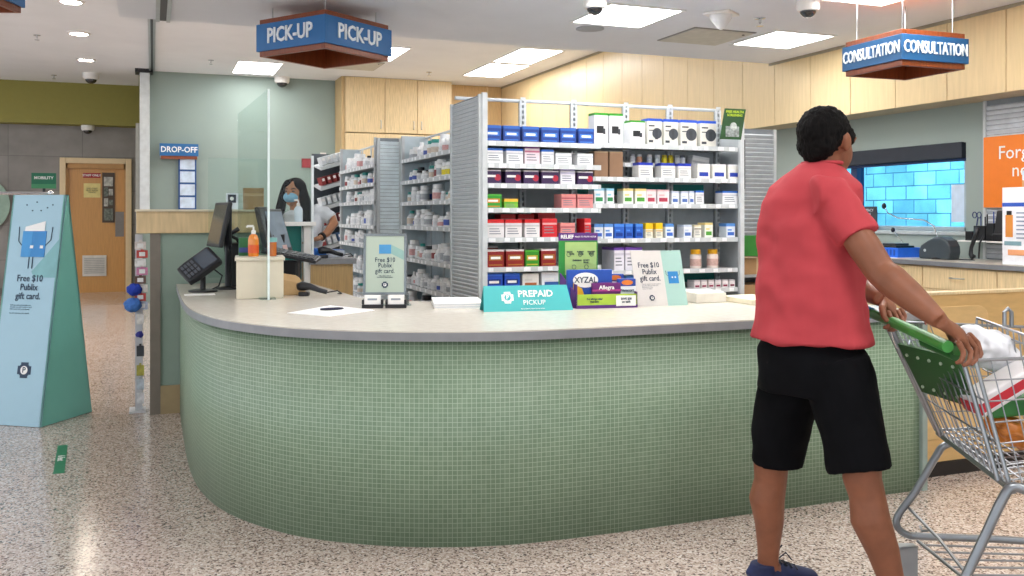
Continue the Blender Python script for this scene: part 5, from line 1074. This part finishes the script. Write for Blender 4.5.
def whand(W, dx, dy):
    b.tube([W, W + Vector((dx * .04, dy * .04, -.01)), W + Vector((dx * .08, dy * .08, -.02))], [(.02, .024), (.016, .036), (.014, .036)], 12)
    for k in range(4):
        o_ = Vector((-dy, dx, 0)) * (.027 - k * .018); p = W + Vector((dx * .08, dy * .08, -.02)) + o_
        b.tube([p, p + Vector((dx * .03, dy * .03, -.006)), p + Vector((dx * .055, dy * .055, -.022))], [.009, .008, .007], 8)
    b.tube([W + Vector((dx * .03, dy * .03, -.005)) - Vector((-dy, dx, 0)) * .02, W + Vector((dx * .06, dy * .06, -.01)) - Vector((-dy, dx, 0)) * .05], [.012, .009], 8)
whand(w3(320, 238, 7.12), -1, -.1)
sL = w3(284, 219); b.tube([sL, w3(272, 245, 7.3), w3(280, 262, 7.1)], [.045, .038, .024], 14); whand(w3(280, 262, 7.1), .8, -.5)
# legs to the floor
for s in (-1, 1): b.tube([w3(300 + s * 9, 330), Vector((s * .09, 0, .48)), Vector((s * .09, 0.02, .08)), Vector((s * .09, -.08, .04))], [.09, .06, .042, .035], 14)
o = b.build('body', WS, wo); body_finish(o, .007, 4)
q = MB()
fe(q, (.008, .022, .038), (.088, .09, .088)); fe(q, (.045, -.02, .06), (.05, .06, .05)); fe(q, (-.035, -.015, .07), (.045, .06, .04))
q.tube([hc + Vector((-.06, -.02, .06)), hc + Vector((-.082, -.02, -.02)), hc + Vector((-.1, -.03, -.12)), hc + Vector((-.13, -.05, -.26)), hc + Vector((-.15, -.07, -.34))], [(.03, .03), (.03, .035), (.04, .04), (.05, .035), (.04, .02)], 12)
q.tube([hc + Vector((.07, -.02, .06)), hc + Vector((.085, -.03, -.02)), hc + Vector((.11, -.04, -.12)), hc + Vector((.12, -.08, -.24)), hc + Vector((.13, -.09, -.34))], [(.03, .03), (.036, .04), (.05, .05), (.06, .04), (.05, .03)], 12)
q.tube([hc + Vector((.0, .07, .03)), hc + Vector((0, .09, -.1)), hc + Vector((0, .11, -.3))], [(.08, .03), (.1, .03), (.12, .025)], 12)
o = q.build('hair', mat('#120a0a', .8, spec=.1, var=.5, scale=40, stretch=(6, 6, .6)), wo); body_finish(o, .008, 3)
for s in (-1, 1):
    MB().ell(hc + Vector((-.016 + s * .03, -.084, .012)), (.013, .008, .006), n=12).build('eye', mat('#1a1210', .3), wo, smooth='all')
    MB().tube([hc + Vector((-.016 + s * .014, -.088, .028)), hc + Vector((-.016 + s * .032, -.086, .034)), hc + Vector((-.016 + s * .048, -.074, .028))], .004, 6).build('eyebrow', mat('#1d1311', .7), wo, smooth='all')
q = MB(); q.ell(hc + Vector((-.014, -.052, -.035)), (.058, .056, .046)); o = q.build('face_mask', mat('#8dc0dd', .6), wo, smooth='all')
q = MB(); [q.tube([hc + Vector((-.064, -.06, -.035 + d_ * .8)), hc + Vector((-.014, -.109, -.037 + d_ * .8)), hc + Vector((.036, -.062, -.035 + d_ * .8))], .003, 6) for d_ in (-.02, 0, .02)]; q.build('mask_pleats', mat('#a6d0e6', .6), wo)
q = MB()
ring_loft(q, [(w3(301, 300), .15, .12), (w3(302, 270), .142, .112), (w3(303, 240), .155, .115), (w3(303, 226), .165, .11), (w3(303, 214), .16, .09), (w3(300, 210), .09, .065)])
q.tube([w3(303, 216), w3(317, 213, 7.36), w3(325, 214, 7.35), w3(332, 219, 7.34)], [.06, .068, .062, .055], 16); q.tube([w3(290, 222), w3(280, 230, 7.33), w3(277, 238, 7.3)], [.06, .06, .056], 16)
o = q.build('blouse', mat('#dfe3e8', .8), wo); body_finish(o, .008, 4); folds(o, .02, .08, 4)
q = MB()
for s in (-1, 1): q.tube([Vector((s * .09, 0, .85)), Vector((s * .09, 0, .45)), Vector((s * .09, .02, .1))], [.105, .085, .07], 16)
ring_loft(q, [(Vector((.0, 0, .78)), .16, .12), (w3(300, 320), .155, .125), (w3(301, 300), .145, .115)]); o = q.build('trousers', mat('#23262e', .8), wo); body_finish(o, .01, 3)
q = MB()
for s in (-1, 1): q.tube([Vector((s * .09, .06, .04)), Vector((s * .09, -.02, .045)), Vector((s * .09, -.14, .03))], [(.04, .035), (.045, .04), (.025, .035)], 12, up=(0, 0, 1))
q.build('shoes', BLACK, wo, smooth=True)
q = MB(); wp = w3(322, 236.5, 7.14); dv = (w3(327, 233, 7.2) - w3(320, 238, 7.12)).normalized(); q.tube([wp - dv * .012, wp + dv * .012], [(.032, .032), (.032, .032)], 14); q.build('wristwatch', BLACK, wo)

# ============================================================ SHOPPING CART
CD = 3.08; CL = 1.55
cart = cam_root('shopping_cart', 'metal wire shopping cart with green handle pushed by the man', 'shopping cart', CL, CD)
def k3(lat, dep, h): return Vector((lat - CL, dep - CD, h))
def kp(px, py, z): return k3((px - 512) / F * z, z, EYE - (py - HZ) * z / F)
WIRE = mat('#9a9c9f', .3, .9); TUBE_ = mat('#8a8e92', .3, .85); GH = mat('#2c6e2c', .35, coat=.3)
HF = kp(868, 312, 3.36); HN = kp(956, 349, 2.87)
dH = (HN - HF).normalized()
MB().tube([HF, HN], .017, 14).build('handle', GH, cart, smooth=True)
MB().tube([HF.lerp(HN, .68) + Vector((0, 0, -.012)), HN + Vector((.0, 0, -.012))], [(.026, .021)] * 2, 14).build('handle_grip', mat('#1f5a24', .4), cart, smooth=True)
MB().tube([HN - dH * .015, HN + dH * .01], .0185, 12).build('handle_end', GH, cart, smooth=True); MB().tube([HF + dH * .02, HF - dH * .03], .021, 12).build('handle_end', mat('#3f8fd0', .4), cart, smooth=True)
MB().tube([kp(893, 322, 3.2), kp(948, 347, 2.83)], .0185, 14).build('handle_label', mat('#3c8d3c', .4), cart)
DN, DF = 2.79, 3.36
BRF = kp(936, 430, 3.35); BRN = kp(1010, 487, 2.78)      # basket bottom rear corners
FTn, FTf = k3(2.32, 2.86, 1.0), k3(2.32, 3.3, 1.0); FBn, FBf = k3(2.24, 2.88, .68), k3(2.24, 3.28, .68)
RTn, RTf = HN + Vector((.06, 0, -.035)), HF + Vector((.06, 0, -.035))
# corner rods
fr_ = MB()
fr_.tube([RTf, FTf, FTn, RTn], .0055, 8); fr_.tube([BRF, FBf, FBn, BRN, BRF], .006, 8)
for a, b_ in ((RTn, BRN), (RTf, BRF), (FTn, FBn), (FTf, FBf)): fr_.tube([a, b_], .007, 8)
fr_.build('basket_rim', WIRE, cart, smooth=True)
def grid(name, a, b_, c, d_, nu, nv, rad=.0026, m=WIRE):
    q = MB()
    for i in range(1, nu): u = i / nu; q.tube([a.lerp(b_, u), d_.lerp(c, u)], rad, 5)
    for j in range(1, nv): v = j / nv; q.tube([a.lerp(d_, v), b_.lerp(c, v)], rad * 1.25, 5)
    return q.build(name, m, cart)
grid('near_side_wires', RTn, FTn, FBn, BRN, 18, 6, .002); grid('far_side_wires', RTf, FTf, FBf, BRF, 18, 6, .002); grid('front_wires', FTn, FTf, FBf, FBn, 14, 6)
grid('bottom_wires', BRF, FBf, FBn, BRN, 24, 12); grid('rear_gate_wires', RTf, RTn, BRN, BRF, 14, 3)
# grey strap bars of rear gate
for u in (.12, .9): MB().tube([RTf.lerp(RTn, u) + Vector((-.01, 0, .0)), BRF.lerp(BRN, u) + Vector((-.01, 0, 0))], .008, 8).build('gate_bar', WIRE, cart, smooth=True)
# child seat: green flap + back
s0, s1 = HF.lerp(HN, .2) + Vector((.05, 0, -.09)), HF.lerp(HN, .83) + Vector((.05, 0, -.05)); dr_ = Vector((.085, 0, -.17))
q = MB(); nn = Vector((.008, 0, .004)); q.add([s0, s1, s1 + dr_, s0 + dr_, s0 + nn, s1 + nn, s1 + dr_ + nn, s0 + dr_ + nn], [(0, 1, 2, 3), (7, 6, 5, 4), (0, 4, 5, 1), (1, 5, 6, 2), (2, 6, 7, 3), (3, 7, 4, 0)])
for u in (.1, .3, .5, .7, .9):
    for v in (.2, .85): q.ell(s0.lerp(s1, u) + dr_ * v - nn * .3, (.006, .006, .006), n=8, mi=1)
q.build('child_seat_flap', [mat('#2a5a28', .4), mat('#a9b8a0', .4)], cart)
# seat back frame
A1, A2 = kp(977, 318, 3.25), kp(1042, 341, 2.9)
sb = MB().tube([A1 + Vector((-.005, 0, -.07)), A1, A2, A2 + Vector((0, 0, -.25))], .005, 8).tube([A1 + Vector((0, 0, -.03)), A2 + Vector((0, 0, -.03))], .003, 6)
for i in range(1, 12): u = i / 12; sb.tube([A1.lerp(A2, u), A1.lerp(A2, u) + Vector((.03, 0, -.26))], .0026, 5)
for v in (.1, .18, .26): sb.tube([A1 + Vector((.03 * v / .26, 0, -v)), A2 + Vector((.03 * v / .26, 0, -v))], .003, 5)
sb.build('seat_back', WIRE, cart)
q = MB(); c_ = kp(1008, 318, 3.1); q.tube([c_ + Vector((-.012, 0, -.03)), c_ + Vector((-.012, 0, .02)), c_ + Vector((0, 0, .032)), c_ + Vector((.012, 0, .02)), c_ + Vector((.012, 0, -.03))], .007, 8); q.build('seat_hook', WIRE, cart, smooth=True)
q = MB(); c_ = kp(992, 335, 3.15); q.tube([c_, c_ + Vector((.005, 0, -.04)), c_ + Vector((.015, 0, -.09))], [.014, .01, .007], 10); q.build('seat_belt_buckle', mat('#3b3d4e', .4), cart, smooth=True)
q = MB(); q.tube([kp(888, 322, 3.3), kp(896, 347, 3.3), kp(907, 351, 3.3), kp(910, 340, 3.3)], .004, 6); q.tube([kp(905, 312, 3.36), kp(916, 306, 3.36), kp(924, 314, 3.32), kp(926, 325, 3.3)], .005, 6); q.build('side_hook', CHROME, cart, smooth=True)
# undercarriage tubes
def bend(pts, r=.0125):
    return smooth3(pts)
def smooth3(p, n=5):
    out = []
    for i in range(len(p) - 1):
        p0, p1, p2, p3 = [p[max(0, min(len(p) - 1, j))] for j in (i - 1, i, i + 1, i + 2)]
        for k in range(n):
            u = k / n; out.append(.5 * ((2 * p1) + (-p0 + p2) * u + (2 * p0 - 5 * p1 + 4 * p2 - p3) * u * u + (-p0 + 3 * p1 - 3 * p2 + p3) * u ** 3))
    out.append(p[-1]); return out
far = [kp(990, 462, 3.38), kp(960, 444, 3.38), kp(944, 446, 3.39), kp(935, 458, 3.4), kp(915, 492, 3.42), kp(899, 514, 3.43), kp(897, 526, 3.43), kp(907, 534.5, 3.43), kp(925, 536.5, 3.43), kp(1024, 541, 3.4), k3(2.3, 3.3, .2)]
MB().tube(smooth3(far), .0135, 10).build('far_frame_tube', TUBE_, cart, smooth=True)
near = [k3(1.53, 2.74, .6), kp(1012, 487, 2.75), kp(1002, 500, 2.75), kp(985, 536, 2.75), kp(966, 576, 2.75), k3(1.3, 2.74, .24), k3(1.32, 2.74, .2), k3(1.4, 2.74, .195), k3(2.3, 2.85, .2)]
MB().tube(smooth3(near), .0145, 10).build('near_frame_tube', TUBE_, cart, smooth=True)
MB().tube([BRF + Vector((.01, 0, -.01)), BRN + Vector((.01, 0, -.01))], .012, 10).build('rear_cross_bar', TUBE_, cart)
q = MB(); 
for i in range(9): dd = 2.8 + i * .07; q.tube([k3(1.5 + .0 * i, dd, .215), k3(2.25, dd * .8 + .6, .215)], .004, 6)
q.tube([k3(1.5, 2.76, .215), k3(1.5, 3.4, .215)], .006, 8); q.tube([k3(2.0, 2.76, .215), k3(2.0, 3.36, .215)], .005, 8)
q.build('lower_rack', WIRE, cart)
q = MB(); q.tube([kp(909, 508, 3.42), kp(940, 540, 3.2), kp(975, 585, 2.9)], .006, 8); q.tube([kp(920, 526, 3.42), kp(922, 531, 3.4), kp(932, 530, 3.38)], .005, 6); q.build('rear_brace', WIRE, cart, smooth=True)
for nm, (la, de) in (('caster', (1.47, 3.43)), ('caster', (1.40, 2.74)), ('caster', (2.2, 3.3)), ('caster', (2.2, 2.86))):
    c0 = k3(la, de, 0)
    f_ = MB().bx((-.032, -.022, .065), (.034, -.018, .19)).bx((-.032, .018, .065), (.034, .022, .19)).bx((-.035, -.022, .18), (.035, .022, .19)).build('caster_fork', mat('#9b9ea0', .4, .5), cart, bevel=.003); f_.location = c0
    w_ = MB().lathe([(.05, -.013), (.062, -.01), (.062, .01), (.05, .013)], (-.02, 0, .0625), 28, axis='y').build('caster_wheel', mat('#26262a', .5), f_, smooth=True)
# goods in the cart
def bag(lat, dep, h, r, m_, nm, lab, cat='bag', seed=5):
    o = MB().ell((0, 0, 0), r, n=28).build(nm, m_, smooth='all'); w = Vector((S * dep + K * lat, K * dep - S * lat, h)); o.location = w; o.rotation_euler = (0, .35, -TH)
    s_ = o.modifiers.new('s', 'SUBSURF'); s_.levels = s_.render_levels = 2; folds(o, .05, .05, seed); tag(o, lab, cat)
PLA = mat('#e6e6ea', .35, var=.05)
bag(1.60, 3.1, .97, (.1, .09, .07), PLA, 'plastic_bag', 'white plastic grocery bag in the shopping cart')
o = MB().prismf([(-.14, -.03), (.14, -.03), (.15, .03), (-.13, .035)], -.06, .06, 0).prismf([(-.142, -.025), (.146, -.025), (.149, .022), (-.136, .024)], -.0605, .0605, 1).build('chip_bag', [mat('#e3dedd', .35), mat('#c4192a', .35)], bevel=.012, seg=3)
dep, lat = 2.98, 1.60; o.location = (S * dep + K * lat, K * dep - S * lat, .87); o.rotation_euler = Euler((0, -.55, -TH)); tag(o, 'red and white snack packet leaning in the shopping cart', 'packet')
bag(1.66, 3.05, .70, (.09, .08, .035), mat('#c9772c', .4, var=.3), 'orange_bag', 'orange bag of produce at bottom of the shopping cart', 'bag', 6)
o = MB().bx((-.11, -.1, -.03), (.11, .1, .03)).build('green_carton', mat('#2f7a34', .4), bevel=.008); dep, lat = 3.12, 1.68; o.location = (S * dep + K * lat, K * dep - S * lat, .79); o.rotation_euler = Euler((0, -.1, -TH)); tag(o, 'green box under the snack packet in the shopping cart', 'box')

# ============================================================ LIGHT / WORLD
wd = bpy.data.worlds.new('world'); bpy.context.scene.world = wd; wd.use_nodes = True
bgn = wd.node_tree.nodes['Background']; bgn.inputs[0].default_value = (.86, .93, 1, 1); bgn.inputs[1].default_value = 1.5
def area(loc, rot, sx, sy, e, col=(1, 1, 1), name='area_light'):
    l = bpy.data.lights.new(name, 'AREA'); l.shape = 'RECTANGLE'; l.size = sx; l.size_y = sy; l.energy = e; l.color = col; o = bpy.data.objects.new(name, l); C.objects.link(o); o.location = loc; o.rotation_euler = rot; return o
area((7.6, 7.5, 3.4), (0, math.radians(-50), 0), 2.5, 5, 400, (.85, .95, 1), 'daylight')
sc = bpy.context.scene
sc.view_settings.view_transform = 'Standard'; sc.view_settings.look = 'None'; sc.view_settings.exposure = .27; sc.view_settings.gamma = 1; sc.view_settings.use_curve_mapping = False
